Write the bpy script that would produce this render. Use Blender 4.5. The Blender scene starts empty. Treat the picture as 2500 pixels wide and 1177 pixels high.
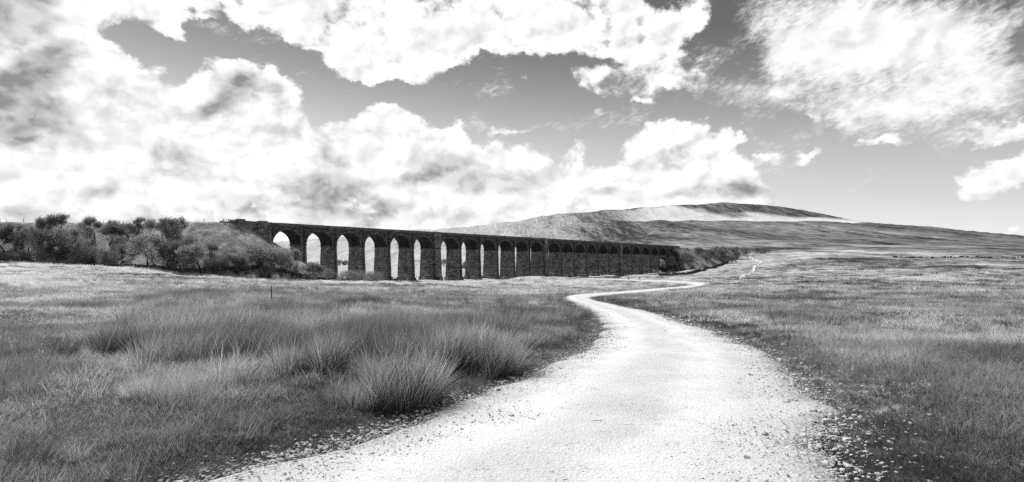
import bpy, bmesh, math, random
import numpy as np
from mathutils import Vector, Matrix, Euler

R = math.radians
scene = bpy.context.scene
col = scene.collection
F, CX, HY, EYE = 1400.0, 1250.0, 646.0, 1.65      # focal length, optical axis column and horizon row of the 2500 px photograph; eye height

# ------------------------------------------------------------------ camera
cam_d = bpy.data.cameras.new('camera'); cam = bpy.data.objects.new('camera', cam_d); col.objects.link(cam)
cam_d.sensor_width = 36.0; cam_d.sensor_fit = 'HORIZONTAL'
cam_d.lens = F / 2500 * 36.0
cam_d.shift_y = (HY - 588.5) / 2500
cam_d.clip_start = 0.1; cam_d.clip_end = 30000
cam.location = (0, 0, EYE); cam.rotation_euler = (R(90), 0, 0)
scene.camera = cam

# ------------------------------------------------------------------ view
vs = scene.view_settings
vs.view_transform = 'Standard'; vs.look = 'None'; vs.gamma = 1.0; vs.exposure = 0.3; vs.use_curve_mapping = False
scene.cycles.use_adaptive_sampling = True; scene.cycles.adaptive_threshold = 0.015
scene.cycles.max_bounces = 4; scene.cycles.diffuse_bounces = 2; scene.cycles.transmission_bounces = 3
scene.cycles.transparent_max_bounces = 6; scene.cycles.use_denoising = False
try: scene.cycles.denoiser = 'OPENIMAGEDENOISE'
except Exception: pass

# ------------------------------------------------------------------ sun
SUN_AZ, SUN_EL = -41.0, 46.0          # degrees from the view axis (negative = left), elevation
sun_d = bpy.data.lights.new('sun', 'SUN'); sun_d.energy = 5.0; sun_d.angle = R(0.53); sun_d.color = (1, 1, 1)
sun = bpy.data.objects.new('sun', sun_d); col.objects.link(sun)
sd = Vector((math.sin(R(SUN_AZ)) * math.cos(R(SUN_EL)), math.cos(R(SUN_AZ)) * math.cos(R(SUN_EL)), math.sin(R(SUN_EL))))
sun.rotation_euler = sd.to_track_quat('Z', 'Y').to_euler()
sun.location = sd * 500

# ------------------------------------------------------------------ node helper
class NT:
    def __init__(s, tree):
        s.t = tree; tree.nodes.clear()
    def n(s, typ, ins=None, **kw):
        nd = s.t.nodes.new(typ)
        for k, v in kw.items(): setattr(nd, k, v)
        for k, v in (ins or {}).items(): s.put(nd.inputs[k], v)
        return nd
    def put(s, sock, v):
        if isinstance(v, bpy.types.NodeSocket): s.t.links.new(v, sock)
        elif v is not None: sock.default_value = v
    def m(s, op, a, b=None, c=None, clamp=False):
        nd = s.t.nodes.new('ShaderNodeMath'); nd.operation = op; nd.use_clamp = clamp
        for i, v in enumerate((a, b, c)):
            if v is not None: s.put(nd.inputs[i], v)
        return nd.outputs[0]
    def vm(s, op, a, b=None, c=None):
        nd = s.t.nodes.new('ShaderNodeVectorMath'); nd.operation = op
        for i, v in enumerate((a, b, c)):
            if v is not None: s.put(nd.inputs[i], v)
        return nd.outputs['Value'] if op in ('LENGTH', 'DOT_PRODUCT', 'DISTANCE') else nd.outputs[0]
    def ramp(s, x, a0, a1, b0=0.0, b1=1.0, smooth=True):
        nd = s.t.nodes.new('ShaderNodeMapRange'); nd.interpolation_type = 'SMOOTHSTEP' if smooth else 'LINEAR'
        for k, v in (('Value', x), ('From Min', a0), ('From Max', a1), ('To Min', b0), ('To Max', b1)): s.put(nd.inputs[k], v)
        return nd.outputs[0]
    def mix(s, f, a, b):
        nd = s.t.nodes.new('ShaderNodeMix'); nd.data_type = 'FLOAT'
        s.put(nd.inputs[0], f); s.put(nd.inputs[2], a); s.put(nd.inputs[3], b)
        return nd.outputs[0]
    def noise(s, vec, scale, detail=4, rough=0.55, lac=2.0, dist=0.0, dim='3D'):
        nd = s.t.nodes.new('ShaderNodeTexNoise'); nd.noise_dimensions = dim
        s.put(nd.inputs['Vector'], vec); nd.inputs['Scale'].default_value = scale; nd.inputs['Detail'].default_value = detail
        nd.inputs['Roughness'].default_value = rough; nd.inputs['Lacunarity'].default_value = lac; nd.inputs['Distortion'].default_value = dist
        return nd.outputs[0]
    def comb(s, x, y, z=0.0):
        nd = s.t.nodes.new('ShaderNodeCombineXYZ')
        s.put(nd.inputs[0], x); s.put(nd.inputs[1], y); s.put(nd.inputs[2], z)
        return nd.outputs[0]
    def sep(s, v):
        nd = s.t.nodes.new('ShaderNodeSeparateXYZ'); s.put(nd.inputs[0], v); return nd.outputs

# ------------------------------------------------------------------ world: NISHITA sky seen through a red filter, with clouds
world = bpy.data.worlds.new('World'); scene.world = world; world.use_nodes = True
W = NT(world.node_tree)
geo = W.n('ShaderNodeTexCoord').outputs['Generated']
sky = W.n('ShaderNodeTexSky'); sky.sky_type = 'NISHITA'; sky.sun_disc = False
sky.sun_elevation = R(SUN_EL); sky.sun_rotation = R(SUN_AZ)
sky.altitude = 300; sky.air_density = 1.0; sky.dust_density = 0.4; sky.ozone_density = 1.0
red = W.n('ShaderNodeSeparateColor', {0: sky.outputs[0]}).outputs[0]
dx, dy, dz = W.sep(geo)
az = W.m('ARCTAN2', dx, dy)
el = W.m('ARCSINE', dz)
Q = W.comb(az, W.m('MULTIPLY', el, 1.3), 0.0)
wv = W.n('ShaderNodeTexNoise', {'Vector': Q, 'Scale': 9.0, 'Detail': 7.0, 'Roughness': 0.62}, noise_dimensions='2D')
warp = W.vm('SUBTRACT', wv.outputs[1], (0.5, 0.5, 0.5))
Pw = W.vm('MULTIPLY_ADD', warp, (0.10, 0.085, 0.0), W.comb(az, el, 0.0))
AZR, ELR = 0.80, 0.50
# the cloud cover over the fell as a bearing x height field; wide openings and banks as outlines, small clouds as soft spots
_u = (np.arange(200) / 199 * 2 - 1) * AZR; _v = np.arange(120) / 119 * ELR
_AZ, _EL = np.meshgrid(_u, _v)
_PX = CX + F * np.tan(_AZ); _PY = HY - F * np.tan(_EL) / np.cos(_AZ)
def inside(poly):
    c = np.zeros(_PX.shape, bool); n = len(poly)
    for i in range(n):
        x0, y0 = poly[i]; x1, y1 = poly[(i + 1) % n]
        if y0 == y1: continue
        m = (y0 > _PY) != (y1 > _PY)
        c ^= m & (_PX < (x1 - x0) * (_PY - y0) / (y1 - y0) + x0)
    return c
def spots(items):
    g = np.zeros(_PX.shape)
    for (px, py, rx, ry, w) in items: g += w * np.exp(-((_PX - px) / rx) ** 2 - ((_PY - py) / ry) ** 2)
    return g
def blur2(A, sig):
    n = int(3 * sig) + 1; k = np.exp(-0.5 * (np.arange(-n, n + 1) / sig) ** 2); k /= k.sum()
    for ax in (0, 1):
        pad = [(0, 0), (0, 0)]; pad[ax] = (n, n)
        A = np.apply_along_axis(lambda q: np.convolve(q, k, 'valid'), ax, np.pad(A, pad, mode='edge'))
    return A
cov = np.where(_PX < 2000, 1.0, -0.75)
cov[inside([(255, 105), (300, 66), (345, 58), (400, 80), (440, 112), (462, 78), (430, 40), (560, 50), (650, 62), (700, 90), (715, 122), (755, 112), (775, 150), (800, 172), (850, 207), (900, 220), (960, 206), (1010, 208), (1060, 190),
    (1110, 180), (1150, 140), (1180, 108), (1215, 105), (1260, 148), (1330, 142), (1400, 128), (1440, 150), (1500, 145), (1580, 160), (1640, 148), (1690, 132), (1706, 90), (1740, 82), (1768, 72), (1755, 40), (1742, -200), (2600, -200), (2600, 700), (1945, 700), (1945, 470), (1925, 445),
    (1890, 420), (1850, 380), (1800, 350), (1740, 312), (1700, 292), (1640, 284), (1590, 290), (1545, 330), (1510, 370), (1470, 405), (1445, 385), (1440, 345), (1400, 320), (1375, 330), (1370, 372), (1330, 378), (1300, 370), (1270, 345),
    (1230, 333), (1190, 345), (1150, 328), (1100, 308), (1050, 300), (1010, 284), (960, 268), (910, 256), (870, 270), (830, 295), (800, 297), (770, 262), (740, 250), (735, 220), (710, 200), (690, 172), (655, 143), (620, 148), (560, 143), (500, 130), (470, 138), (455, 180), (435, 196), (400, 182), (350, 162), (310, 142)])] = -0.85
cov[inside([(2010, 70), (2090, 20), (2250, 10), (2260, 110), (2190, 210), (2100, 190), (1985, 205), (1945, 190), (1960, 160), (2040, 130)])] = 0.35
cov[inside([(2270, 480), (2280, 455), (2330, 440), (2350, 400), (2400, 385), (2600, 370), (2600, 480)])] = 0.75
cov[inside([(2340, 330), (2390, 290), (2450, 270), (2600, 250), (2600, 365), (2420, 360)])] = 0.75
cov[inside([(1580, -60), (1600, 18), (1640, 18), (1660, -60)])] = -0.8
cov = blur2(cov, 1.9) - 0.15; cov = np.where(cov > 0, cov * 1.7, cov * 0.95)
cov += 1.35 * spots([(430, 75, 42, 22, 1.0), (375, 150, 36, 18, 1.0), (450, 95, 26, 18, 0.6), (500, 60, 80, 9, 0.9), (640, 80, 70, 8, 0.5), (1000, 196, 120, 14, 0.8), (1130, 214, 70, 11, 1.0), (1185, 232, 40, 9, 0.8), (910, 190, 60, 28, 0.5),
    (1440, 192, 58, 34, 1.5), (1500, 225, 80, 12, 0.9), (1580, 246, 85, 12, 1.3), (1560, 165, 90, 26, 0.8), (1640, 205, 70, 24, 1.2), (1660, 165, 50, 40, 0.9), (1275, 197, 30, 15, 1.15), (1300, 306, 110, 11, 1.1), (1230, 312, 60, 9, 0.6), (1440, 274, 60, 16, 1.3), (1500, 300, 70, 12, 0.9),
    (1780, 190, 70, 22, 1.05), (1850, 235, 90, 30, 0.55), (1800, 330, 55, 12, 1.1), (1985, 288, 40, 17, 1.6), (1985, 378, 64, 16, 1.5), (2140, 345, 60, 24, 0.9), (2100, 305, 28, 11, 0.9), (1865, 368, 45, 12, 0.9), (1760, 290, 40, 12, 0.7), (1480, 360, 30, 14, 0.6), (1910, 330, 20, 8, 0.6),
    (2190, 345, 65, 32, 1.25), (2280, 330, 60, 24, 0.8), (2350, 150, 90, 130, 0.62), (2300, 260, 100, 40, 0.66), (2450, 60, 60, 80, 0.5), (2460, 190, 60, 30, 0.5), (2120, 260, 130, 40, 0.6), (1960, 240, 120, 26, 0.7), (2060, 250, 90, 30, 0.5), (1900, 180, 60, 60, 0.45),
    (2490, 570, 70, 14, 1.6), (2440, 315, 90, 34, 0.7), (2390, 430, 110, 36, 0.6), (2160, 355, 50, 20, 0.4), (2200, 420, 60, 14, 0.4), (2260, 365, 50, 14, 0.5), (1850, 60, 50, 60, 0.28), (1950, 60, 40, 30, 0.5), (2100, 440, 50, 10, 0.3), (1350, 350, 26, 12, -0.4)])
sheet = -0.40 + spots([(2060, 50, 200, 130, 1.7), (2170, 150, 180, 100, 1.5), (1960, 170, 90, 70, 0.9), (2320, 110, 110, 140, 1.0), (2320, 250, 130, 55, 0.85), (2130, 265, 130, 50, 0.9), (1920, 110, 60, 60, 0.7), (2460, 100, 80, 130, 0.75), (2450, 210, 80, 40, 0.5), (1560, 205, 120, 40, 0.6),
    (1850, 235, 120, 40, 0.95), (1960, 262, 150, 26, 0.6), (1480, 288, 90, 22, 0.7), (2260, 330, 190, 36, 0.6), (1300, 306, 130, 14, 1.0), (1130, 220, 90, 16, 0.8), (640, 85, 90, 14, 0.7), (430, 90, 60, 40, 0.6), (1860, 50, 50, 60, 0.5), (2000, 330, 300, 30, 0.35), (2150, 420, 250, 40, 0.3), (1700, 190, 90, 50, 0.5)])
grey = np.zeros(_PX.shape)
for tone_, poly in (
    (0.52, [(-200, -100), (70, -100), (98, 40), (88, 92), (40, 128), (-200, 150)]), (0.62, [(-200, 150), (0, 152), (100, 98), (150, 92), (205, 150), (192, 230), (176, 300), (132, 345), (100, 385), (50, 345), (-200, 330)]),
    (0.20, [(55, 268), (130, 262), (150, 300), (112, 350), (58, 332)]), (-0.3, [(-100, 120), (60, 70), (80, 100), (40, 140), (-100, 165)]), (0.62, [(505, 214), (555, 200), (610, 205), (642, 232), (630, 250), (560, 280), (500, 276), (486, 246)]),
    (0.22, [(640, 195), (690, 198), (735, 240), (742, 275), (700, 282), (640, 240)]), (0.45, [(650, 308), (720, 293), (716, 332), (652, 332)]), (0.42, [(780, 338), (830, 334), (842, 382), (795, 398), (768, 372)]),
    (0.44, [(700, 442), (760, 412), (840, 398), (868, 420), (905, 470), (1000, 520), (980, 536), (760, 530), (690, 495)]), (0.30, [(480, 462), (690, 450), (700, 520), (500, 524)]), (0.44, [(985, 440), (1050, 378), (1100, 372), (1150, 394), (1192, 420), (1200, 460), (1100, 474), (960, 462)]),
    (0.40, [(180, 462), (300, 452), (350, 470), (300, 492), (200, 488)]), (0.20, [(290, 340), (400, 352), (470, 400), (440, 440), (330, 424)]), (0.14, [(240, 200), (400, 210), (430, 330), (260, 330)]), (0.22, [(-200, 516), (1250, 524), (1250, 560), (-200, 560)]), (0.2, [(380, 395), (520, 405), (560, 440), (400, 440)]),
    (0.42, [(1690, 462), (1830, 446), (1950, 470), (1960, 502), (1640, 500)]), (0.26, [(1400, 470), (1600, 482), (1600, 512), (1400, 506)]), (0.32, [(1308, 388), (1362, 402), (1350, 432), (1296, 422)]), (0.28, [(1180, 400), (1290, 430), (1300, 470), (1210, 480)]), (0.10, [(1000, 60), (1180, 50), (1200, 110), (1050, 130)]),
    (0.13, [(1420, 70), (1640, 60), (1660, 120), (1460, 128)]), (0.3, [(2290, 468), (2500, 462), (2500, 482), (2300, 482)]), (0.22, [(2380, 345), (2500, 340), (2500, 362), (2400, 360)]), (0.16, [(1000, 300), (1040, 310), (1030, 380), (960, 370)]), (0.2, [(870, 330), (900, 360), (880, 420), (845, 400)])):
    grey[inside(poly)] += tone_
grey = blur2(grey, 1.3) + spots([(90, 220, 60, 60, 0.10), (560, 240, 40, 24, 0.15), (870, 500, 100, 20, 0.12), (1090, 420, 60, 26, 0.08), (800, 470, 80, 30, 0.08), (330, 330, 90, 90, 0.06)])
def separable(field, triples, cu, cv):
    """node field = sum of products of curves over bearing and height"""
    U, S, Vt = np.linalg.svd(field, full_matrices=False); acc = None
    for k in range(triples):
        pv, amp = [], []
        nu = W.t.nodes.new('ShaderNodeRGBCurve'); nv = W.t.nodes.new('ShaderNodeRGBCurve')
        for ch in range(3):
            i = 3 * k + ch
            for nd, vec, xs in ((nu, Vt[i], len(_u)), (nv, U[:, i], len(_v))):
                m = np.abs(vec).max(); y = (vec / m + 1) / 2
                cur = nd.mapping.curves[ch]
                cur.points[0].location = (0, y[0]); cur.points[1].location = (1, y[-1])
                for q in range(1, xs - 1): cur.points.new(q / (xs - 1), float(y[q]))
                for p_ in cur.points: p_.handle_type = 'VECTOR'
            amp.append(float(S[i] * np.abs(Vt[i]).max() * np.abs(U[:, i]).max()))
        nu.mapping.update(); nv.mapping.update()
        W.put(nu.inputs['Color'], cu); W.put(nv.inputs['Color'], cv)
        a = W.vm('MULTIPLY_ADD', nu.outputs[0], (2, 2, 2), (-1, -1, -1))
        b_ = W.vm('MULTIPLY_ADD', nv.outputs[0], tuple(2 * q for q in amp), tuple(-q for q in amp))
        d = W.vm('DOT_PRODUCT', a, b_)
        acc = d if acc is None else W.m('ADD', acc, d)
    return acc
wg = W.n('ShaderNodeTexNoise', {'Vector': Q, 'Scale': 8.0, 'Detail': 3.5, 'Roughness': 0.55}, noise_dimensions='2D')
Pg = W.vm('MULTIPLY_ADD', W.vm('SUBTRACT', wg.outputs[1], (0.5, 0.5, 0.5)), (0.10, 0.085, 0.0), W.comb(az, el, 0.0))
gu, gv_, _ = W.sep(Pg)
gu = W.m('MULTIPLY_ADD', gu, 0.5 / AZR, 0.5, clamp=True); gv_ = W.m('MULTIPLY', gv_, 1 / ELR, clamp=True)
pu, pv_, _ = W.sep(Pw)
cu_ = W.m('MULTIPLY_ADD', pu, 0.5 / AZR, 0.5, clamp=True); cv_ = W.m('MULTIPLY', pv_, 1 / ELR, clamp=True)
cu = W.comb(cu_, cu_, cu_); cv = W.comb(cv_, cv_, cv_)
infr = W.m('MULTIPLY', W.ramp(W.m('ABSOLUTE', az), 0.75, 0.80, 1.0, 0.0), W.ramp(el, 0.45, 0.50, 1.0, 0.0))
big = W.m('MULTIPLY', W.m('SUBTRACT', W.noise(Q, 2.2, 3, 0.5, dim='2D'), 0.47), 5.0)
B = W.mix(infr, W.m('MINIMUM', W.m('MAXIMUM', big, -1.0), 1.0), separable(cov, 10, cu, cv))
SH = W.mix(infr, W.m('MINIMUM', W.m('MULTIPLY', big, 0.5), 0.4), separable(sheet, 6, cu, cv))
Gy = W.mix(infr, W.ramp(big, 0.2, 1.2, 0.0, 0.45), separable(grey, 9, W.comb(gu, gu, gu), W.comb(gv_, gv_, gv_)))
n0 = W.noise(Q, 11.0, 9, 0.60, dist=0.25, dim='2D')
SO = (-0.012, 0.016, 0.0)
r0 = W.noise(Q, 13.0, 3, 0.55, dist=0.3, dim='2D')
r1 = W.noise(W.vm('ADD', Q, SO), 13.0, 3, 0.55, dist=0.3, dim='2D')
vp = W.vm('MULTIPLY_ADD', warp, (0.05, 0.05, 0.0), Q)
vo = W.n('ShaderNodeTexVoronoi', {'Vector': vp, 'Scale': 18.0, 'Detail': 3.0, 'Roughness': 0.6}, voronoi_dimensions='2D').outputs['Distance']
vo1 = W.n('ShaderNodeTexVoronoi', {'Vector': W.vm('ADD', vp, SO), 'Scale': 18.0, 'Detail': 2.0, 'Roughness': 0.6}, voronoi_dimensions='2D').outputs['Distance']
mack = W.noise(W.vm('MULTIPLY', W.n('ShaderNodeMapping', {'Vector': Q, 'Rotation': (0, 0, R(-24))}).outputs[0], (1.0, 2.2, 1.0)), 60.0, 4, 0.65, dist=0.6, dim='2D')
tex = W.m('MULTIPLY', W.m('SUBTRACT', n0, 0.5), 3.9)
tex = W.m('MULTIPLY_ADD', W.m('SUBTRACT', 0.36, vo), 0.8, tex)
D = W.m('ADD', B, tex)
alpha = W.ramp(D, -0.22, 0.80)
thin = W.m('ADD', SH, W.m('ADD', W.m('MULTIPLY', W.m('SUBTRACT', n0, 0.5), 3.0), W.m('MULTIPLY', W.m('SUBTRACT', mack, 0.5), 1.7)))
alpha2 = W.ramp(thin, -0.15, 1.7, 0.0, 0.94)
alpha = W.m('SUBTRACT', 1.0, W.m('MULTIPLY', W.m('SUBTRACT', 1.0, alpha), W.m('SUBTRACT', 1.0, alpha2)))
Gn = W.m('MULTIPLY', Gy, W.ramp(r0, 0.30, 0.66, 0.72, 1.0))
relief = W.m('ADD', W.m('MULTIPLY', W.m('SUBTRACT', r1, r0), W.m('MULTIPLY_ADD', Gy, 0.9, 0.75)), W.m('MULTIPLY', W.m('SUBTRACT', vo, vo1), W.m('MULTIPLY_ADD', Gy, 0.15, 0.24)))
core = W.m('MULTIPLY', W.ramp(D, 0.5, 3.0), W.ramp(W.noise(Q, 4.5, 3, 0.5, dim='2D'), 0.42, 0.66, 0.0, 0.20))
shade = W.m('ADD', W.m('ADD', Gn, W.m('MULTIPLY', core, 0.5)), W.m('MAXIMUM', relief, -0.10))
cloud_v = W.m('SUBTRACT', 1.06, shade)
cloud_v = W.m('MINIMUM', W.m('MAXIMUM', cloud_v, 0.30), 1.04)
BG = 0.1
clear = W.m('MULTIPLY', red, W.m('ADD', W.ramp(el, 0.16, 0.40, 1.80, 0.80), W.ramp(el, 0.0, 0.16, -0.35, 0.0)))   # strong red filter: the blue darkens with height
low = W.ramp(dz, -0.02, 0.0)                       # below the horizon only dull light from the moor
skyv = W.mix(alpha, clear, W.m('DIVIDE', cloud_v, BG))
skyv = W.m('MULTIPLY', skyv, W.mix(low, 0.25 / 1.23, 1.0 / 1.23))
bg = W.n('ShaderNodeBackground', {'Color': W.comb(skyv, skyv, skyv), 'Strength': BG})
W.n('ShaderNodeOutputWorld', {'Surface': bg.outputs[0]})
world.cycles.sampling_method = 'MANUAL'; world.cycles.sample_map_resolution = 512

# ------------------------------------------------------------------ general helpers
random.seed(7); rng = np.random.default_rng(7)
def tag(o, label=None, cat=None, group=None, kind=None):
    if label: o['label'] = label
    if cat: o['category'] = cat
    if group: o['group'] = group
    if kind: o['kind'] = kind
    return o
def link(o, parent=None):
    col.objects.link(o)
    if parent is not None: o.parent = parent
    return o
def empty(name, loc=(0, 0, 0), rz=0.0, parent=None):
    o = bpy.data.objects.new(name, None); o.location = loc; o.rotation_euler = (0, 0, rz); o.empty_display_size = 0.5
    return link(o, parent)
def mesh_np(name, V, Fq, mat=None, smooth=False):
    me = bpy.data.meshes.new(name)
    V = np.asarray(V, np.float32)
    if isinstance(Fq, np.ndarray):
        k = Fq.shape[1]; nf = len(Fq)
        me.vertices.add(len(V)); me.vertices.foreach_set('co', V.ravel())
        me.loops.add(nf * k); me.loops.foreach_set('vertex_index', Fq.astype(np.int32).ravel())
        me.polygons.add(nf); me.polygons.foreach_set('loop_start', np.arange(0, nf * k, k, dtype=np.int32))
        me.polygons.foreach_set('loop_total', np.full(nf, k, np.int32)); me.update(calc_edges=True)
    else:
        me.from_pydata([tuple(v) for v in V], [], Fq); me.update()
    if smooth: me.polygons.foreach_set('use_smooth', np.ones(len(me.polygons), bool))
    if mat: me.materials.append(mat)
    return me
def obj(name, me, parent=None, loc=None):
    o = bpy.data.objects.new(name, me)
    if loc is not None: o.location = loc
    return link(o, parent)
class MB:
    """collects solids; build() links them as one mesh object"""
    def __init__(s): s.v = []; s.f = []
    def add(s, vs, fs):
        k = len(s.v); s.v += [tuple(v) for v in vs]; s.f += [tuple(i + k for i in f) for f in fs]
    def box(s, x0, x1, y0, y1, z0, z1): s.hexa([(x0, y0), (x1, y0), (x1, y1), (x0, y1)], [(x0, y0), (x1, y0), (x1, y1), (x0, y1)], z0, z1)
    def hexa(s, bot, top, z0, z1):
        n = len(bot)
        vs = [(x, y, z0) for x, y in bot] + [(x, y, z1) for x, y in top]
        s.add(vs, [tuple(range(n))[::-1], tuple(range(n, 2 * n))] + [(i, (i + 1) % n, n + (i + 1) % n, n + i) for i in range(n)])
    def tube(s, p0, p1, r0, r1, n=5):
        p0 = Vector(p0); p1 = Vector(p1); d = (p1 - p0)
        if d.length < 1e-6: return
        q = d.to_track_quat('Z', 'Y')
        vs = []
        for p, r in ((p0, r0), (p1, r1)):
            for i in range(n):
                a = 2 * math.pi * i / n
                vs.append(p + q @ Vector((math.cos(a) * r, math.sin(a) * r, 0)))
        s.add(vs, [tuple(range(n))[::-1], tuple(range(n, 2 * n))] + [(i, (i + 1) % n, n + (i + 1) % n, n + i) for i in range(n)])
    def mesh(s, name, mat=None, smooth=False):
        me = bpy.data.meshes.new(name); me.from_pydata(s.v, [], s.f); me.update()
        if mat: me.materials.append(mat)
        if smooth: me.polygons.foreach_set('use_smooth', np.ones(len(me.polygons), bool))
        return me
    def build(s, name, mat=None, parent=None, smooth=False, loc=None):
        return obj(name, s.mesh(name, mat, smooth), parent, loc)
def copy_tree(o, parent=None):
    c = o.copy(); col.objects.link(c)
    if parent is not None: c.parent = parent
    for ch in o.children: copy_tree(ch, c)
    return c

def _hash(ix, iy, seed):
    h = (ix.astype(np.int64) * 374761393 + iy.astype(np.int64) * 668265263 + seed * 1442695041) & 0xFFFFFFFF
    h = ((h ^ (h >> 13)) * 1274126177) & 0xFFFFFFFF
    return ((h ^ (h >> 16)) & 0xFFFF) / 65535.0
def vnoise(x, y, seed=0):
    x = np.asarray(x, float); y = np.asarray(y, float)
    ix = np.floor(x); iy = np.floor(y); fx = x - ix; fy = y - iy
    fx = fx * fx * fx * (fx * (fx * 6 - 15) + 10); fy = fy * fy * fy * (fy * (fy * 6 - 15) + 10)
    a = _hash(ix, iy, seed); b = _hash(ix + 1, iy, seed); c = _hash(ix, iy + 1, seed); d = _hash(ix + 1, iy + 1, seed)
    return (a + (b - a) * fx) * (1 - fy) + (c + (d - c) * fx) * fy - 0.5
def fbm(x, y, seed=0, oct=4, gain=0.5):
    s = 0; a = 1.0
    for i in range(oct):
        s = s + a * vnoise(x * (2.03 ** i) + 17.3 * i, y * (2.03 ** i) - 9.1 * i, seed + i); a *= gain
    return s
def sstep(x, a, b):
    t = np.clip((np.asarray(x, float) - a) / (b - a), 0, 1); return t * t * (3 - 2 * t)

# ------------------------------------------------------------------ terrain heights
# surveyed profiles: for each bearing (given as photograph column) distance along the axis -> row of the photograph where that ground shows
NEAR = [(1, 646 + 2310), (2, 1801), (5, 1108), (10, 878)]
MID = [(20, 781), (35, 739)]
cols = {
 -700: NEAR + [(20, 762), (35, 708), (60, 678), (100, 655), (150, 638), (200, 630), (300, 632), (1000, 640), (3000, 638), (7000, 630)],
 0: NEAR + [(20, 764), (35, 715), (60, 686), (100, 664), (150, 648), (190, 641), (230, 640), (260, 641), (400, 643), (1000, 645), (3000, 638), (7000, 630)],
 250: NEAR + [(20, 766), (35, 719), (60, 693), (100, 675), (150, 663), (200, 656), (260, 655), (400, 652), (1000, 650), (3000, 636), (7000, 620)],
 500: NEAR + [(20, 771), (35, 727), (60, 702), (100, 687), (150, 678), (207, 672.5), (260, 673), (400, 668), (1000, 655), (2500, 630), (4500, 603), (7000, 606)],
 800: NEAR + [(20, 777), (35, 733), (60, 710), (100, 700), (150, 694), (200, 690.5), (240, 688), (320, 685), (400, 679), (700, 666), (1000, 658), (1500, 646), (2500, 622), (4000, 586), (4500, 580), (7000, 590)],
 1000: NEAR + [(20, 780), (35, 738), (60, 714), (100, 703), (150, 697.5), (200, 694.5), (260, 692), (320, 688), (400, 681), (700, 667), (1000, 658), (1500, 646), (2500, 612), (4500, 560), (7000, 580)],
 1130: NEAR + MID + [(60, 716), (100, 704), (200, 692), (260, 689), (330, 685.5), (400, 681), (520, 674), (700, 666), (1000, 657), (1500, 643), (2500, 600), (4200, 553.5), (6000, 575)],
 1250: NEAR + MID + [(60, 717), (100, 704), (200, 691), (280, 686), (330, 684.5), (400, 681.5), (520, 674), (700, 665), (1000, 656), (1500, 636), (2000, 615), (3000, 570), (3900, 537), (5000, 556)],
 1400: NEAR + MID + [(60, 718), (100, 705), (200, 691.5), (300, 686), (400, 681), (520, 674), (700, 665), (1000, 653), (1500, 624), (2200, 582), (2800, 549), (3200, 541), (3800, 512), (5000, 540)],
 1500: NEAR + [(20, 783), (35, 745), (60, 718.5), (100, 705), (150, 697), (200, 692), (300, 686), (400, 680.5), (520, 673), (600, 669), (700, 663), (1000, 648), (1500, 618), (2200, 578), (2750, 544), (3000, 538), (3250, 537), (3800, 507), (5000, 535)],
 1600: NEAR + [(20, 783), (35, 744), (60, 717.5), (100, 704), (150, 695.5), (200, 690.5), (300, 684), (400, 678), (520, 670), (600, 664), (700, 655), (1000, 630), (1500, 598), (2200, 563), (2700, 542), (2900, 537), (3250, 536), (3700, 507), (3850, 502), (5000, 530)],
 1700: NEAR + [(20, 783), (35, 743), (60, 716), (100, 702), (150, 694), (200, 689), (300, 680), (400, 672), (520, 660), (600, 650), (700, 636), (850, 618), (1100, 602), (1500, 582), (2200, 556), (2700, 541), (2900, 537), (3250, 536), (3700, 500), (3900, 494), (5000, 525)],
 1780: NEAR + [(20, 783), (35, 742), (60, 714), (100, 699), (150, 690), (200, 684), (300, 674), (400, 664), (520, 653), (600, 643), (700, 631), (850, 616), (1100, 602), (1500, 582), (2200, 555), (2700, 541), (2900, 537), (3250, 536.5), (3700, 498), (3900, 489.5), (5000, 522)],
 1870: NEAR + [(20, 783), (35, 741), (60, 712), (100, 697), (150, 686), (200, 678), (300, 665), (400, 656), (500, 647), (600, 637), (700, 627), (850, 614), (1100, 602), (1500, 583), (2200, 555), (2700, 542), (2900, 538), (3250, 537.5), (3700, 502), (3900, 495.5), (5000, 525)],
 2000: NEAR + [(20, 781), (35, 740), (60, 710), (100, 692), (150, 677), (200, 667), (300, 652), (400, 640), (450, 633), (550, 629), (700, 617), (850, 607), (1100, 598), (1500, 583), (2200, 556), (2700, 543.5), (2900, 540.5), (3250, 538.5), (3650, 522), (3850, 516), (5000, 540)],
 2110: NEAR + [(20, 780), (35, 739), (60, 709), (100, 690), (150, 674), (200, 663), (300, 648), (400, 638), (450, 631), (550, 628.5), (700, 616), (850, 605), (1100, 598), (1500, 583), (2200, 558), (2700, 546), (2900, 542.5), (3250, 541), (3500, 540), (5000, 560)],
 2250: NEAR + [(20, 779), (35, 738), (60, 708), (100, 688), (150, 671), (200, 659), (300, 645), (400, 636), (450, 629.5), (550, 628), (700, 615), (850, 604), (1100, 598), (1500, 583), (2200, 561), (2700, 551.5), (3300, 553), (5000, 575)],
 2500: NEAR + [(20, 778), (35, 737), (60, 706), (100, 684), (150, 667), (200, 656), (300, 643), (400, 636), (450, 630.5), (550, 628), (700, 616), (850, 606), (1100, 600), (1500, 592), (2200, 580), (2700, 576.5), (3300, 580), (5000, 595)],
 3300: NEAR + [(20, 776), (35, 734), (60, 702), (100, 680), (150, 663), (200, 652), (300, 641), (400, 635), (550, 630), (850, 618), (1500, 610), (2700, 606), (5000, 615)],
}
LY0, LY1, NLY = 0.0, math.log(7500.0), 520
lyg = np.linspace(LY0, LY1, NLY); PXG = np.arange(-800, 3401, 20.0)
def _col(keys):
    k = np.array(sorted(keys)); z = EYE - (k[:, 1] - HY) * k[:, 0] / F
    return np.interp(lyg, np.log(k[:, 0]), z)
ck = sorted(cols); CT = np.array([_col(cols[k]) for k in ck])
TAB = np.array([[0.0]]) if False else np.stack([np.interp(PXG, ck, CT[:, j]) for j in range(NLY)], 1)
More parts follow.
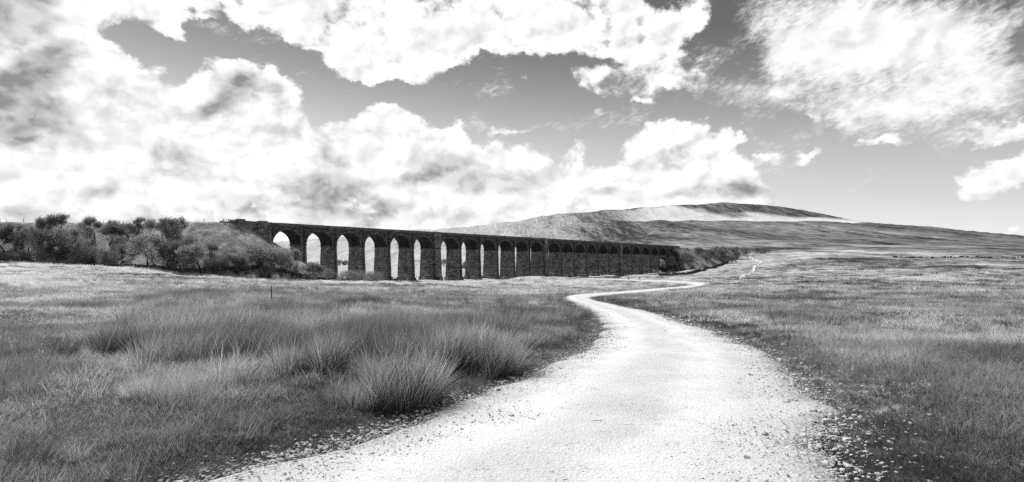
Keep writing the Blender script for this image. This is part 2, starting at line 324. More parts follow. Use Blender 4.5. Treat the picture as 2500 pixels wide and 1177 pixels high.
def _gs(A, sig, axis):
    n = int(3 * sig) + 1; k = np.exp(-0.5 * (np.arange(-n, n + 1) / sig) ** 2); k /= k.sum()
    pad = [(0, 0), (0, 0)]; pad[axis] = (n, n)
    Ap = np.pad(A, pad, mode='edge')
    return np.apply_along_axis(lambda v: np.convolve(v, k, 'valid'), axis, Ap)
TAB = _gs(_gs(TAB, 1.6, 0), 1.6, 1)
def _look(px, ly):
    fi = np.clip((px - PXG[0]) / 20.0, 0, len(PXG) - 1.001); fj = np.clip((ly - LY0) / (LY1 - LY0) * (NLY - 1), 0, NLY - 1.001)
    i = fi.astype(int); j = fj.astype(int); a = fi - i; b = fj - j
    return (TAB[i, j] * (1 - a) + TAB[i + 1, j] * a) * (1 - b) + (TAB[i, j + 1] * (1 - a) + TAB[i + 1, j + 1] * a) * b
def base_z(X, Y):
    X = np.asarray(X, float); Y = np.asarray(Y, float)
    r = np.hypot(X, Y) + 1e-6; a = np.arctan2(X, Y)
    ac = np.clip(a, -0.95, 0.95)
    z = _look(CX + F * np.tan(ac), np.log(np.maximum(r * np.cos(ac), 1.0)))
    zl = _look(np.full_like(r, CX - F * np.tan(0.95)), np.log(np.maximum(r * np.cos(0.95), 1.0)))
    zr = _look(np.full_like(r, CX + F * np.tan(0.95)), np.log(np.maximum(r * np.cos(0.95), 1.0)))
    w = sstep(np.abs(a), 1.0, 2.6)
    return z * (1 - w) + 0.5 * (zl + zr) * w
def P(px, py, Y): return np.array([(px - CX) * Y / F, Y, EYE - (py - HY) * Y / F])
def smooth_z(X, Y):
    z = base_z(X, Y)
    m = P(1335, 676, 300)                                  # low grassy mound in front of the piers
    z = z + 2.6 * np.exp(-(((X - m[0]) / 17) ** 2 + ((Y - m[1]) / 22) ** 2))
    m = P(1545, 676, 455)
    z = z + 1.6 * np.exp(-(((X - m[0]) / 16) ** 2 + ((Y - m[1]) / 16) ** 2))
    return z
_scan = np.exp(np.linspace(math.log(2.0), math.log(5000), 6000))
def cast(px, py, y0=2.0, zf=None):
    """first point of the smooth ground on the line of sight through a pixel of the photograph"""
    Yv = _scan[_scan >= y0]
    zz = (zf or smooth_z)((px - CX) * Yv / F, Yv)
    row = HY + (EYE - zz) * F / Yv
    k = int(np.argmax(row <= py)) if (row <= py).any() else len(Yv) - 1
    return np.array([(px - CX) * Yv[k] / F, Yv[k], zz[k]])

# ------------------------------------------------------------------ path outline
pairs = [((350, 1230), (2120, 1230)), ((500, 1177), (2075, 1177)), ((700, 1125), (2055, 1110)), ((900, 1072), (2045, 1060)), ((1050, 1020), (2032, 1015)), ((1160, 972), (2010, 975)), ((1260, 932), (1965, 935)), ((1350, 893), (1900, 888)),
         ((1430, 850), (1845, 855)), ((1474, 815), (1775, 826)), ((1478, 800), (1735, 810)), ((1465, 781), (1670, 790)), ((1440, 762), (1600, 767)), ((1412, 747), (1535, 753)), ((1388, 735), (1482, 742)), ((1380, 728), (1450, 734)),
         ((1393, 722.5), (1442, 728.5)), ((1440, 718), (1466, 724)), ((1500, 714), (1530, 718)), ((1560, 709.5), (1590, 713)), ((1620, 704), (1645, 708)), ((1672, 699.5), (1695, 703)), ((1692, 696.8), (1724, 695)),
         ((1686, 694), (1715, 690.8)), ((1650, 691), (1675, 688.2)), ((1600, 688.5), (1610, 685.5)), ((1560, 686.5), (1560, 684)), ((1500, 684.2), (1500, 682.2)), ((1420, 681.8), (1420, 679.9)), ((1380, 680.8), (1380, 679))]
def catmull(pts, n):
    pts = np.asarray(pts, float); out = []
    for i in range(len(pts) - 1):
        p0 = pts[max(i - 1, 0)]; p1 = pts[i]; p2 = pts[i + 1]; p3 = pts[min(i + 2, len(pts) - 1)]
        for t in np.linspace(0, 1, n, endpoint=False):
            out.append(0.5 * ((2 * p1) + (p2 - p0) * t + (2 * p0 - 5 * p1 + 4 * p2 - p3) * t * t + (3 * p1 - p0 - 3 * p2 + p3) * t ** 3))
    out.append(pts[-1]); return np.array(out)
pl = np.array([cast(*a)[:2] for a, b in pairs]); pr = np.array([cast(*b)[:2] for a, b in pairs])
d0 = np.array([0.35, -1.0])
back = np.array([14.0, 9, 5, 2.5, 1.2])[:, None] * d0
PL = np.vstack([pl[0] + back, catmull(pl, 14)]); PR = np.vstack([pr[0] + back, catmull(pr, 14)])
PATH_C = 0.5 * (PL + PR); PATH_HW = 0.5 * np.linalg.norm(PL - PR, axis=1)
track_px = [(1800, 683), (1815, 675), (1838, 664), (1842, 653), (1850, 647), (1861, 641), (1858, 638), (1845, 635), (1834, 630), (1833, 625), (1841, 620.5)]
TR = catmull([cast(x, y, 150)[:2] for x, y in track_px], 8)
def seg_dist(X, Y, poly):
    """distance to a polyline and index of the nearest point on it"""
    best = np.full(X.shape, 1e9); idx = np.zeros(X.shape)
    for i in range(len(poly) - 1):
        a = poly[i]; d = poly[i + 1] - a; L2 = float(d @ d) + 1e-9
        t = np.minimum(np.maximum(((X - a[0]) * d[0] + (Y - a[1]) * d[1]) / L2, 0), 1)
        ds = np.hypot(X - a[0] - t * d[0], Y - a[1] - t * d[1])
        m = ds < best; best = np.where(m, ds, best); idx = np.where(m, i + t, idx)
    return best, idx
EDGE_SUB = np.concatenate([np.arange(0, 5), np.arange(5, len(PL) - 1, 4), [len(PL) - 1]])
def path_edge(X, Y):
    """signed distance outside the path's edge (negative on the path)"""
    X = np.asarray(X, float); Y = np.asarray(Y, float)
    sh = X.shape; X = X.ravel(); Y = Y.ravel()
    out = np.full(X.shape, 300.0); m = (np.hypot(X, Y) < 480) & (np.abs(X - 60) < 170)
    if m.any():
        x, y = X[m], Y[m]; l, r_ = PL[EDGE_SUB], PR[EDGE_SUB]
        d = np.minimum(seg_dist(x, y, l)[0], seg_dist(x, y, r_)[0])
        ring = np.vstack([l, r_[::-1]]); c = np.zeros(x.shape, bool)
        for i in range(len(ring)):
            x0, y0 = ring[i]; x1, y1 = ring[(i + 1) % len(ring)]
            if y0 == y1: continue
            q = (y0 > y) != (y1 > y); c ^= q & (x < (x1 - x0) * (y - y0) / (y1 - y0) + x0)
        out[m] = np.where(c, -d, d)
    return out.reshape(sh)

# ------------------------------------------------------------------ the railway line and its embankments
S11 = 1.1; Y1 = 262.8; TH = math.atan2(0.7645, 0.645)
VD = np.array([math.cos(TH), math.sin(TH)]); VB = np.array([-math.sin(TH), math.cos(TH)])      # along the viaduct, and towards its far face
V0 = np.array([(703 - CX) * Y1 / F, Y1]); ZTOP = 18.92 + EYE; WID = 10.4
def vpt(t, w=0.0): return V0 + VD * t + VB * w
ZRAIL = ZTOP - 1.5
railL = np.array([vpt(-24, WID / 2), vpt(-34, WID / 2), [P(430, 0, 251)[0], 251], [P(250, 0, 247)[0], 247], [P(0, 0, 240)[0], 240], [P(-400, 0, 232)[0], 232], [P(-900, 0, 225)[0], 225]])
railL = catmull(railL, 6)
railR = np.array([vpt(418.5, WID / 2), vpt(470, WID / 2), vpt(560, WID / 2)])
def emb_z(X, Y, left=True):
    poly = railL if left else railR
    d, i = seg_dist(X, Y, poly)
    slope = 0.64 if left else 0.60
    z = ZRAIL - np.maximum(0, d - 5.6) * slope
    if not left: z = z - 0.02 * np.maximum(0, i - 1) * 90
    n = fbm(X * 0.12, Y * 0.12, 5, 4) * 0.9 * sstep(d, 5, 10)
    return z + n
def full_z(X, Y):
    return np.maximum(np.maximum(smooth_z(X, Y), emb_z(X, Y, True)), emb_z(X, Y, False))
def bumps(X, Y):
    r = np.hypot(X, Y)
    pe = path_edge(X, Y)
    off = sstep(pe, 0.0, 1.2 + 0.012 * np.minimum(r, 400) + 0.05 * np.maximum(0, np.minimum(r, 420) - 90))
    b = 0.10 * fbm(X * 0.9, Y * 0.9, 11, 3) * sstep(r, 1, 5) * (1 - sstep(r, 60, 140))
    b = b + 0.35 * fbm(X * 0.16, Y * 0.16, 23, 3) * (1 - sstep(r, 250, 500))
    b = b + 1.7 * fbm(X * 0.04, Y * 0.04, 31, 4) * sstep(r, 60, 160) * (1 - sstep(r, 900, 1500))
    b = b * off
    far = sstep(r, 500, 1400)
    g = fbm(X * 0.0045 + 0.4 * vnoise(X * .002, Y * .002, 3), Y * 0.0016, 41, 5, 0.55)
    gul = -np.abs(fbm(X * 0.0065 + Y * 0.0012, Y * 0.0011, 47, 3)) * 22
    b = b + far * (9 * g + gul + 3.0 * fbm(X * 0.02, Y * 0.012, 53, 3)) * np.clip(r / 2600, 0.25, 1.0)
    return b
def ground_z(X, Y): return smooth_z(X, Y) + bumps(X, Y)

# ------------------------------------------------------------------ materials
def new_mat(name):
    m = bpy.data.materials.new(name); m.use_nodes = True
    return m, NT(m.node_tree)
def finish(N, val, rough=0.9, bump=None, bs=0.5, bd=0.02, spec=0.15, trans=0.0):
    c = N.comb(val, val, val) if isinstance(val, bpy.types.NodeSocket) else (val, val, val, 1)
    p = N.n('ShaderNodeBsdfPrincipled', {'Base Color': c, 'Roughness': rough, 'Specular IOR Level': spec})
    if bump is not None:
        b = N.n('ShaderNodeBump', {'Height': bump, 'Strength': bs, 'Distance': bd}); N.t.links.new(b.outputs[0], p.inputs['Normal'])
    sh = p.outputs[0]
    if trans > 0:
        tr = N.n('ShaderNodeBsdfTranslucent', {'Color': c}); mx = N.n('ShaderNodeMixShader', {0: trans, 1: sh, 2: tr.outputs[0]}); sh = mx.outputs[0]
    N.n('ShaderNodeOutputMaterial', {'Surface': sh})
def simple_mat(name, v, rough=0.85, nscale=3.0, amp=0.35, bump=0.0, spec=0.2):
    m, N = new_mat(name); co = N.n('ShaderNodeTexCoord').outputs['Object']
    n = N.noise(co, nscale, 5, 0.6)
    val = N.m('MULTIPLY', v, N.ramp(n, 0.25, 0.75, 1 - amp, 1 + amp))
    finish(N, val, rough, n if bump else None, bump, 0.05, spec)
    return m

def ground_mat():
    m, N = new_mat('moor grass'); co = N.n('ShaderNodeNewGeometry').outputs['Position']
    pale = N.n('ShaderNodeAttribute', attribute_name='pale').outputs['Fac']
    cd = N.vm('LENGTH', co)
    a = N.noise(co, 0.35, 6, 0.6, dist=0.4); b = N.noise(co, 3.1, 5, 0.65); c = N.noise(co, 0.045, 5, 0.6, dist=0.5)
    dfar = N.noise(N.vm('MULTIPLY', co, (1.0, 0.07, 0.0)), 0.010, 8, 0.62, dist=0.6)
    efar = N.noise(N.vm('MULTIPLY', co, (1.0, 0.10, 0.0)), 0.075, 7, 0.72, dist=0.5)
    near = N.m('ADD', N.m('MULTIPLY', N.m('SUBTRACT', a, 0.5), 1.3), N.m('ADD', N.m('MULTIPLY', N.m('SUBTRACT', b, 0.5), 1.0), N.m('MULTIPLY', N.m('SUBTRACT', c, 0.5), 1.1)))
    farn = N.m('ADD', N.m('MULTIPLY', N.m('SUBTRACT', dfar, 0.5), 1.5), N.m('MULTIPLY', N.m('SUBTRACT', efar, 0.5), 2.4))
    m1 = N.noise(N.vm('MULTIPLY', co, (1.0, 0.22, 0.0)), 0.22, 6, 0.7, dist=0.4)
    near = N.m('ADD', near, N.m('MULTIPLY', N.m('MULTIPLY', N.m('SUBTRACT', m1, 0.5), 2.6), N.ramp(cd, 60, 200)))
    f = N.ramp(cd, 500, 1200)
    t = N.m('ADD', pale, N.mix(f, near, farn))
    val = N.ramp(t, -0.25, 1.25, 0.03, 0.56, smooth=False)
    h = N.m('ADD', N.m('MULTIPLY', b, 0.3), N.mix(f, a, N.m('MULTIPLY', efar, 8.0)))
    finish(N, val, 0.95, h, 1.0, 0.4, 0.05)
    return m
def path_mat():
    m, N = new_mat('crushed limestone'); co = N.n('ShaderNodeNewGeometry').outputs['Position']
    a = N.noise(co, 1.2, 5, 0.6); b = N.noise(co, 26.0, 4, 0.7); c = N.noise(co, 90.0, 3, 0.6); sp = N.noise(co, 13.0, 3, 0.75, dist=1.5)
    vo = N.n('ShaderNodeTexVoronoi', {'Vector': co, 'Scale': 42.0, 'Randomness': 1.0}).outputs['Distance']
    edge = N.n('ShaderNodeAttribute', attribute_name='edge').outputs['Fac']
    v = N.m('ADD', 0.56, N.m('MULTIPLY', N.m('SUBTRACT', a, 0.5), 0.28))
    lane = N.n('ShaderNodeAttribute', attribute_name='lane').outputs['Fac']
    ln = N.m('ABSOLUTE', N.m('SUBTRACT', N.m('ABSOLUTE', N.m('SUBTRACT', N.m('ADD', lane, N.m('MULTIPLY', N.m('SUBTRACT', a, 0.5), 0.10)), 0.47)), 0.20))
    v = N.m('SUBTRACT', v, N.ramp(ln, 0.03, 0.13, -0.03, 0.055))
    sp2 = N.noise(co, 5.5, 4, 0.7, dist=1.0)
    v = N.m('SUBTRACT', v, N.ramp(sp2, 0.60, 0.70, 0.0, 0.16))
    v = N.m('ADD', v, N.m('MULTIPLY', N.m('SUBTRACT', b, 0.5), 0.28))
    v = N.m('SUBTRACT', v, N.ramp(sp, 0.60, 0.72, 0.0, 0.34))
    v = N.m('SUBTRACT', v, N.m('MULTIPLY', edge, N.ramp(b, 0.38, 0.62, 0.36, 0.02)))
    h = N.m('ADD', N.m('MULTIPLY', vo, 0.6), N.m('ADD', N.m('MULTIPLY', b, 0.9), N.m('MULTIPLY', c, 0.3)))
    finish(N, v, 0.9, h, 0.7, 0.016, 0.1)
    return m
def masonry_mat(name, dark=0.03, light=0.36, white=0.6):
    m, N = new_mat(name); co = N.n('ShaderNodeTexCoord').outputs['Object']
    x, y, z = N.sep(co)
    wob = N.m('MULTIPLY', N.m('SUBTRACT', N.noise(co, 0.6, 3), 0.5), 0.35)
    uv = N.comb(N.m('ADD', N.m('ADD', x, y), wob), N.m('ADD', z, N.m('MULTIPLY', wob, 0.5)))
    br = N.n('ShaderNodeTexBrick', {'Vector': uv, 'Color1': (0, 0, 0, 1), 'Color2': (1, 1, 1, 1), 'Mortar': (0.05, 0.05, 0.05, 1), 'Scale': 1.0, 'Mortar Size': 0.035, 'Mortar Smooth': 0.3, 'Brick Width': 1.25, 'Row Height': 0.62})
    br.offset = 0.5
    bw = N.n('ShaderNodeRGBToBW', {0: br.outputs['Color']}).outputs[0]
    mort = br.outputs['Fac']
    n1 = N.noise(co, 0.22, 5, 0.6); n2 = N.noise(co, 2.4, 5, 0.7); n3 = N.noise(N.vm('MULTIPLY', co, (1.0, 1.0, 0.12)), 0.9, 4, 0.6)
    v = N.m('ADD', N.m('MULTIPLY', bw, 0.60), N.m('ADD', N.m('MULTIPLY', n2, 0.75), N.m('SUBTRACT', N.m('MULTIPLY', n1, 0.9), 0.70)))
    val = N.ramp(v, 0.0, 1.0, dark, light, smooth=False)
    # lime bloom: bleached stones towards the foot, seep streaks below the springing
    pz = N.ramp(z, -21.0, -30.0)
    bl = N.m('MULTIPLY', N.ramp(N.m('ADD', n2, N.m('MULTIPLY', bw, 0.22)), 0.60, 0.76), N.m('MULTIPLY', N.ramp(n1, 0.42, 0.6), N.m('MULTIPLY_ADD', pz, 0.9, 0.12)))
    st = N.m('MULTIPLY', N.ramp(n3, 0.56, 0.72), N.m('MULTIPLY', N.ramp(z, -11.6, -9.6, 0.0, 1.0), N.ramp(z, -8.2, -7.2, 1.0, 0.0)))
    val = N.mix(N.m('MAXIMUM', bl, N.m('MULTIPLY', st, 0.45)), val, white)
    h = N.m('SUBTRACT', N.m('ADD', N.m('MULTIPLY', bw, 0.5), N.m('MULTIPLY', n2, 1.2)), N.m('MULTIPLY', mort, 1.0))
    finish(N, val, 0.92, h, 1.0, 0.12, 0.15)
    return m
MAT_G = ground_mat(); MAT_P = path_mat(); MAT_ST = masonry_mat('dark gritstone masonry'); MAT_ST2 = masonry_mat('dark gritstone dressings', 0.03, 0.20, 0.35); MAT_ST3 = masonry_mat('shade darkened gritstone', 0.018, 0.17, 0.35); MAT_VAULT = masonry_mat('dark vault brick', 0.012, 0.05, 0.2)  # spandrel gritstone is a darker copy with the front face's shade painted in
MAT_WALL = simple_mat('dark field stone', 0.06, 0.9, 1.6, 0.7, 0.6)
MAT_WOOD = simple_mat('weathered grey timber', 0.20, 0.85, 4.0, 0.3)
MAT_PALEWOOD = simple_mat('bleached timber', 0.30, 0.85, 4.0, 0.25)
MAT_IRON = simple_mat('dark iron', 0.03, 0.6, 4.0, 0.3)
MAT_BARK = simple_mat('dark bark', 0.035, 0.95, 3.0, 0.4)
MAT_LIME = simple_mat('white limestone', 0.55, 0.85, 9.0, 0.25, 0.4)
MAT_GREYSTONE = simple_mat('grey limestone', 0.33, 0.85, 9.0, 0.35, 0.4)
MAT_WHITE = simple_mat('whitewash', 0.75, 0.8, 1.0, 0.1)
MAT_SLATE = simple_mat('slate', 0.08, 0.7, 1.0, 0.2)
MAT_CLOTH = simple_mat('dark cloth', 0.02, 0.9, 5.0, 0.2)
MAT_CLOTH2 = simple_mat('black cloth', 0.012, 0.9, 5.0, 0.2)
MAT_PALECLOTH = simple_mat('white coat', 0.55, 0.9, 5.0, 0.2)
MAT_SKIN = simple_mat('skin', 0.3, 0.6, 5.0, 0.05)
def leaf_mat(name, v, trans=0.35, tone=False, amp=0.4, instanced=False):
    m, N = new_mat(name)
    oi = N.n('ShaderNodeObjectInfo').outputs['Random']
    co = N.n('ShaderNodeTexCoord').outputs['Object']
    if instanced:
        val = N.n('ShaderNodeAttribute', attribute_type='INSTANCER', attribute_name='tone').outputs['Fac']
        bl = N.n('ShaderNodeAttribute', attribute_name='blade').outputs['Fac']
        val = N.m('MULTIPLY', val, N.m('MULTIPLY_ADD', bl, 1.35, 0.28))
    else:
        n = N.noise(co, 0.9, 3)
        val = N.m('MULTIPLY', v, N.m('MULTIPLY', N.ramp(n, 0.3, 0.7, 1 - amp, 1 + amp), N.m('MULTIPLY_ADD', oi, 0.6, 0.7)))
    finish(N, val, 0.75, None, spec=0.2, trans=trans)
    return m
MAT_LEAF = [leaf_mat('budding leaves', 0.22, 0.45), leaf_mat('dark twigs', 0.19, 0.4), leaf_mat('pale catkins', 0.31, 0.45)]
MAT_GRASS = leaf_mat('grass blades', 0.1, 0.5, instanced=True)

# ------------------------------------------------------------------ ground sheet
def zones(X, Y):
    """how pale the ground is, with sun and cloud shade painted in on the fell, 0 dark heath .. 1 pale bent grass"""
    px = CX + F * X / np.maximum(Y, 1e-3); r = np.hypot(X, Y)
    px = np.where(Y <= 0, np.where(X < 0, -900, 3400), np.clip(px, -900, 3400))
    pe = path_edge(X, Y)
    v = np.full(X.shape, 0.42)
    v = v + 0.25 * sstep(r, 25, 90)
    left = 1 - sstep(px, 900, 1350)
    v = v + left * 0.15 * sstep(r, 18, 40)
    # trodden dark turf beside the path
    v = v - 0.24 * (1 - sstep(pe, 0.2, 1.3 + 0.02 * r)) * (1 - sstep(r, 60, 160))
    v = v - 0.15 * (1 - sstep(r, 6, 11))
    v = v + 0.26 * sstep(px, 1880, 2150) * sstep(r, 6, 9) * (1 - sstep(r, 18, 25)) + 0.18 * (1 - sstep(px, 250, 400)) * sstep(r, 12, 18) * (1 - sstep(r, 60, 90))
    # heath on the slope right of the path
    heath = sstep(px, 1500, 1900) * sstep(r, 18, 30) * (1 - sstep(r, 250, 420))
    v = v - 0.20 * heath + 0.3 * heath * 2.2 * fbm(X * 0.16, Y * 0.16, 71, 4)
    mo = sstep(px, 1650, 1950) * sstep(r, 150, 280) * (1 - sstep(r, 1100, 1500))
    v = v + mo * (-0.30 + 0.9 * fbm(X * 0.03, Y * 0.012, 72, 4))
    # rough sedge band below the outcrop
    band = sstep(px, 1900, 2000) * sstep(r, 380, 430) * (1 - sstep(r, 540, 640))
    v = v - 0.30 * band
    lightm = sstep(px, 1700, 1950) * sstep(r, 620, 720) * (1 - sstep(r, 1000, 1200))
    v = v + 0.08 * lightm
    # the fell: cloud shade painted into the slope and cap, sun into the pale bench
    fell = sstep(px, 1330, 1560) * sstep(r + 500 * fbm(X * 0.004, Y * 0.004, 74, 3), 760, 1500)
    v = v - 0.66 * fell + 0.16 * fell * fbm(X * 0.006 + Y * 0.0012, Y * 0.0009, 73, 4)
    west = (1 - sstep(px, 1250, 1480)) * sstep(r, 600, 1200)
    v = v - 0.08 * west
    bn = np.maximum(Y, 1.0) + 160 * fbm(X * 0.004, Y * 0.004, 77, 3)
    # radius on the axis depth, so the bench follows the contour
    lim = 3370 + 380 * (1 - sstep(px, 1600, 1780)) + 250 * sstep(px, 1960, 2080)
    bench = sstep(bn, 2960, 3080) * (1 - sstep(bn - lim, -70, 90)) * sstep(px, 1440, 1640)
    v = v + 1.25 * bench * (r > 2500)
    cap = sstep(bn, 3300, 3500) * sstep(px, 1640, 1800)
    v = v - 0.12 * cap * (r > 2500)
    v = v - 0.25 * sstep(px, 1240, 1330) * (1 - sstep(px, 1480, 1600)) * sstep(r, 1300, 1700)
    return v
azf = np.concatenate([np.linspace(-math.pi, -0.86, 70, endpoint=False), np.linspace(-0.86, 0.86, 900, endpoint=False), np.linspace(0.86, math.pi, 70, endpoint=False)])
rings = np.concatenate([[0.4, 0.8, 1.2, 1.6], np.exp(np.linspace(math.log(2.0), math.log(7000), 640))])
A, RR = np.meshgrid(azf, rings)
# far rings follow lines of equal depth in front of the camera so ridge crests stay sharp
GX = RR * np.sin(A); GY = RR * np.cos(A)
GZ = ground_z(GX.ravel(), GY.ravel()).reshape(GX.shape)
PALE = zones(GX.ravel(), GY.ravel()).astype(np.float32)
na, nr = len(azf), len(rings)
Vg = np.stack([GX, GY, GZ], -1).reshape(-1, 3)
def grid_faces(j0, j1):
    j, i = np.meshgrid(np.arange(j0, j1 - 1), np.arange(na), indexing='ij'); i2 = (i + 1) % na
    return np.stack([j * na + i, (j + 1) * na + i, (j + 1) * na + i2, j * na + i2], -1).reshape(-1, 4)[:, ::-1]
JS = int(np.searchsorted(rings, 900))
def ground_part(name, j0, j1, cap=False):
    f = grid_faces(j0, j1); lo, hi = j0 * na, j1 * na
    v = Vg[lo:hi]; f = f - lo; p = PALE[lo:hi]
    if cap:
        c = len(v); v = np.vstack([v, [[0, 0, float(ground_z(np.array([0.01]), np.array([0.01]))[0])]]]); p = np.append(p, p[0])
        i = np.arange(na); f = np.vstack([f, np.stack([i, (i + 1) % na, np.full(na, c), np.full(na, c)], -1)])
        me = mesh_np(name, v, [tuple(q) if q[2] != q[3] else (int(q[0]), int(q[1]), int(q[2])) for q in f.tolist()], MAT_G, True) if False else mesh_np(name, v, f[:-na], MAT_G, True)
    else: me = mesh_np(name, v, f, MAT_G, True)
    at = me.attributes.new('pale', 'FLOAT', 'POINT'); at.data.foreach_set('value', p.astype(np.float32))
    o = obj(name, me); tag(o, kind='structure'); return o
ground_part('ground', 0, JS + 1, False)
ground_part('hill', JS, nr, False)

# ------------------------------------------------------------------ embankments
def embankment(name, left):
    if left: x0, x1, y0, y1, st = -440, -75, 165, 330, 1.1
    else:
        a = vpt(330); x0, x1, y0, y1, st = a[0] - 30, a[0] + 290, a[1] - 60, a[1] + 260, 1.5
    xs = np.arange(x0, x1, st); ys = np.arange(y0, y1, st); XX, YY = np.meshgrid(xs, ys)
    ze = emb_z(XX.ravel(), YY.ravel(), left).reshape(XX.shape); zb = ground_z(XX.ravel(), YY.ravel()).reshape(XX.shape)
    ze = ze + 0.35 * fbm(XX * 0.5, YY * 0.5, 61, 3) * (ze < ZRAIL - 0.3)
    keep = ze > zb - 0.8
    nx = len(xs); j, i = np.meshgrid(np.arange(len(ys) - 1), np.arange(nx - 1), indexing='ij')
    k = keep[:-1, :-1] | keep[1:, :-1] | keep[:-1, 1:] | keep[1:, 1:]
    f = np.stack([j * nx + i, j * nx + i + 1, (j + 1) * nx + i + 1, (j + 1) * nx + i], -1)[k]
    V = np.stack([XX, YY, ze], -1).reshape(-1, 3)
    used = np.unique(f); mp = np.zeros(len(V), int); mp[used] = np.arange(len(used))
    me = mesh_np(name, V[used], mp[f], MAT_G, True)
    at = me.attributes.new('pale', 'FLOAT', 'POINT')
    at.data.foreach_set('value', np.full(len(used), 0.42 if left else 0.14, np.float32) + (0.5 * fbm(V[used][:, 0] * .1, V[used][:, 1] * .1, 4, 3)).astype(np.float32))
    if not left:                                             # shade painted dark under the last arches, muting the sun patch
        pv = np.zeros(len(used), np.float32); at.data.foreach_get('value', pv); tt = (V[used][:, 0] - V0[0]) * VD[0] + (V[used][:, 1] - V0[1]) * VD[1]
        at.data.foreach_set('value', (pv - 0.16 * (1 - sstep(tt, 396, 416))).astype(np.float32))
    o = obj(name, me); tag(o, kind='structure'); return o
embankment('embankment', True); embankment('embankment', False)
def surf_z(X, Y):
    X = np.atleast_1d(np.asarray(X, float)); Y = np.atleast_1d(np.asarray(Y, float))
    return np.maximum(np.maximum(ground_z(X, Y), emb_z(X, Y, True)), emb_z(X, Y, False))

# ------------------------------------------------------------------ paths
def strip(name, L, Rr, nc, mat, lift=0.025, wob=0.10):
    n = len(L); s = np.linspace(0, 1, nc)
    L = L.copy(); Rr = Rr.copy()
    arc = np.concatenate([[0], np.cumsum(np.linalg.norm(np.diff(0.5 * (L + Rr), axis=0), axis=1))])
    d = Rr - L; w = np.linalg.norm(d, axis=1, keepdims=True); d = d / w
    wl = (fbm(arc * 1.3, arc * 0 + 3.3, 81, 4) * wob * 2.2)[:, None]; wr = (fbm(arc * 1.3, arc * 0 + 8.3, 82, 4) * wob * 2.2)[:, None]
    L = L + d * wl; Rr = Rr + d * wr
    XY = L[:, None, :] * (1 - s)[None, :, None] + Rr[:, None, :] * s[None, :, None]
    X = XY[..., 0].ravel(); Y = XY[..., 1].ravel(); r = np.hypot(X, Y)
    crown = 0.04 * (1 - (2 * np.tile(s, n) - 1) ** 2)
    Z = ground_z(X, Y) + lift + 0.0007 * r + crown + 0.012 * fbm(X * 1.5, Y * 1.5, 83, 3)
    Z = Z.reshape(n, nc); 
    Z[:, 0] -= 0.05 + 0.0007 * np.hypot(XY[:, 0, 0], XY[:, 0, 1]); Z[:, -1] -= 0.05 + 0.0007 * np.hypot(XY[:, -1, 0], XY[:, -1, 1])
    V = np.stack([X, Y, Z.ravel()], -1)
    j, i = np.meshgrid(np.arange(n - 1), np.arange(nc - 1), indexing='ij')
    f = np.stack([j * nc + i, j * nc + i + 1, (j + 1) * nc + i + 1, (j + 1) * nc + i], -1).reshape(-1, 4)
    me = mesh_np(name, V, f, mat, True)
    e = np.abs(2 * np.tile(s, n) - 1); at = me.attributes.new('edge', 'FLOAT', 'POINT'); at.data.foreach_set('value', sstep(e, 0.72, 1.0).astype(np.float32))
    at = me.attributes.new('lane', 'FLOAT', 'POINT'); at.data.foreach_set('value', np.tile(s, n).astype(np.float32))
    o = obj(name, me); tag(o, kind='structure'); return o
def resample(Lp, Rp, step0=0.25):
    c = 0.5 * (Lp + Rp); k = [0.0]; seg = np.linalg.norm(np.diff(c, axis=0), axis=1); arc = np.concatenate([[0], np.cumsum(seg)])
    out = [0.0]
    while out[-1] < arc[-1]:
        p = np.array([np.interp(out[-1], arc, c[:, 0]), np.interp(out[-1], arc, c[:, 1])]); out.append(out[-1] + max(0.12, 0.012 * np.hypot(*p)))
    out = np.array(out); g = lambda A: np.stack([np.interp(out, arc, A[:, 0]), np.interp(out, arc, A[:, 1])], -1)
    return g(Lp), g(Rp)
strip('path', *resample(PL, PR), 25, MAT_P, 0.025, 0.16)
def offset_poly(c, hw):
    t = np.gradient(c, axis=0); t /= np.linalg.norm(t, axis=1, keepdims=True); nrm = np.stack([-t[:, 1], t[:, 0]], -1)
    return c + nrm * hw, c - nrm * hw
strip('path', *offset_poly(TR, 1.0), 5, MAT_P, 0.05, 0.5)

# ------------------------------------------------------------------ viaduct (local x along the line, y towards its far face, z from parapet top)
via = empty('railway_viaduct', (V0[0], V0[1], ZTOP), TH)
tag(via, 'long dark stone railway viaduct of twenty four round arches crossing the valley', 'viaduct')
SPRING, CROWN, STRG = -9.27, -3.02, -1.45
spans = []; t = -7.1
for span, pier, king in ((13.8, 2.52, 6.5), (14.25, 2.6, 6.6), (14.8, 2.35, 7.6), (14.3, 3.8, 0)):
    for k in range(6):
        spans.append((t, t + span)); t += span + (pier if k < 5 else king)
T_END = spans[-1][1]
RISE = CROWN - SPRING
NA = 22
def arch_z(u, grow=0.0, sp=14.0):          # u in -1..1
    return SPRING + (RISE + grow) * math.sqrt(max(0.0, 1 - u * u))
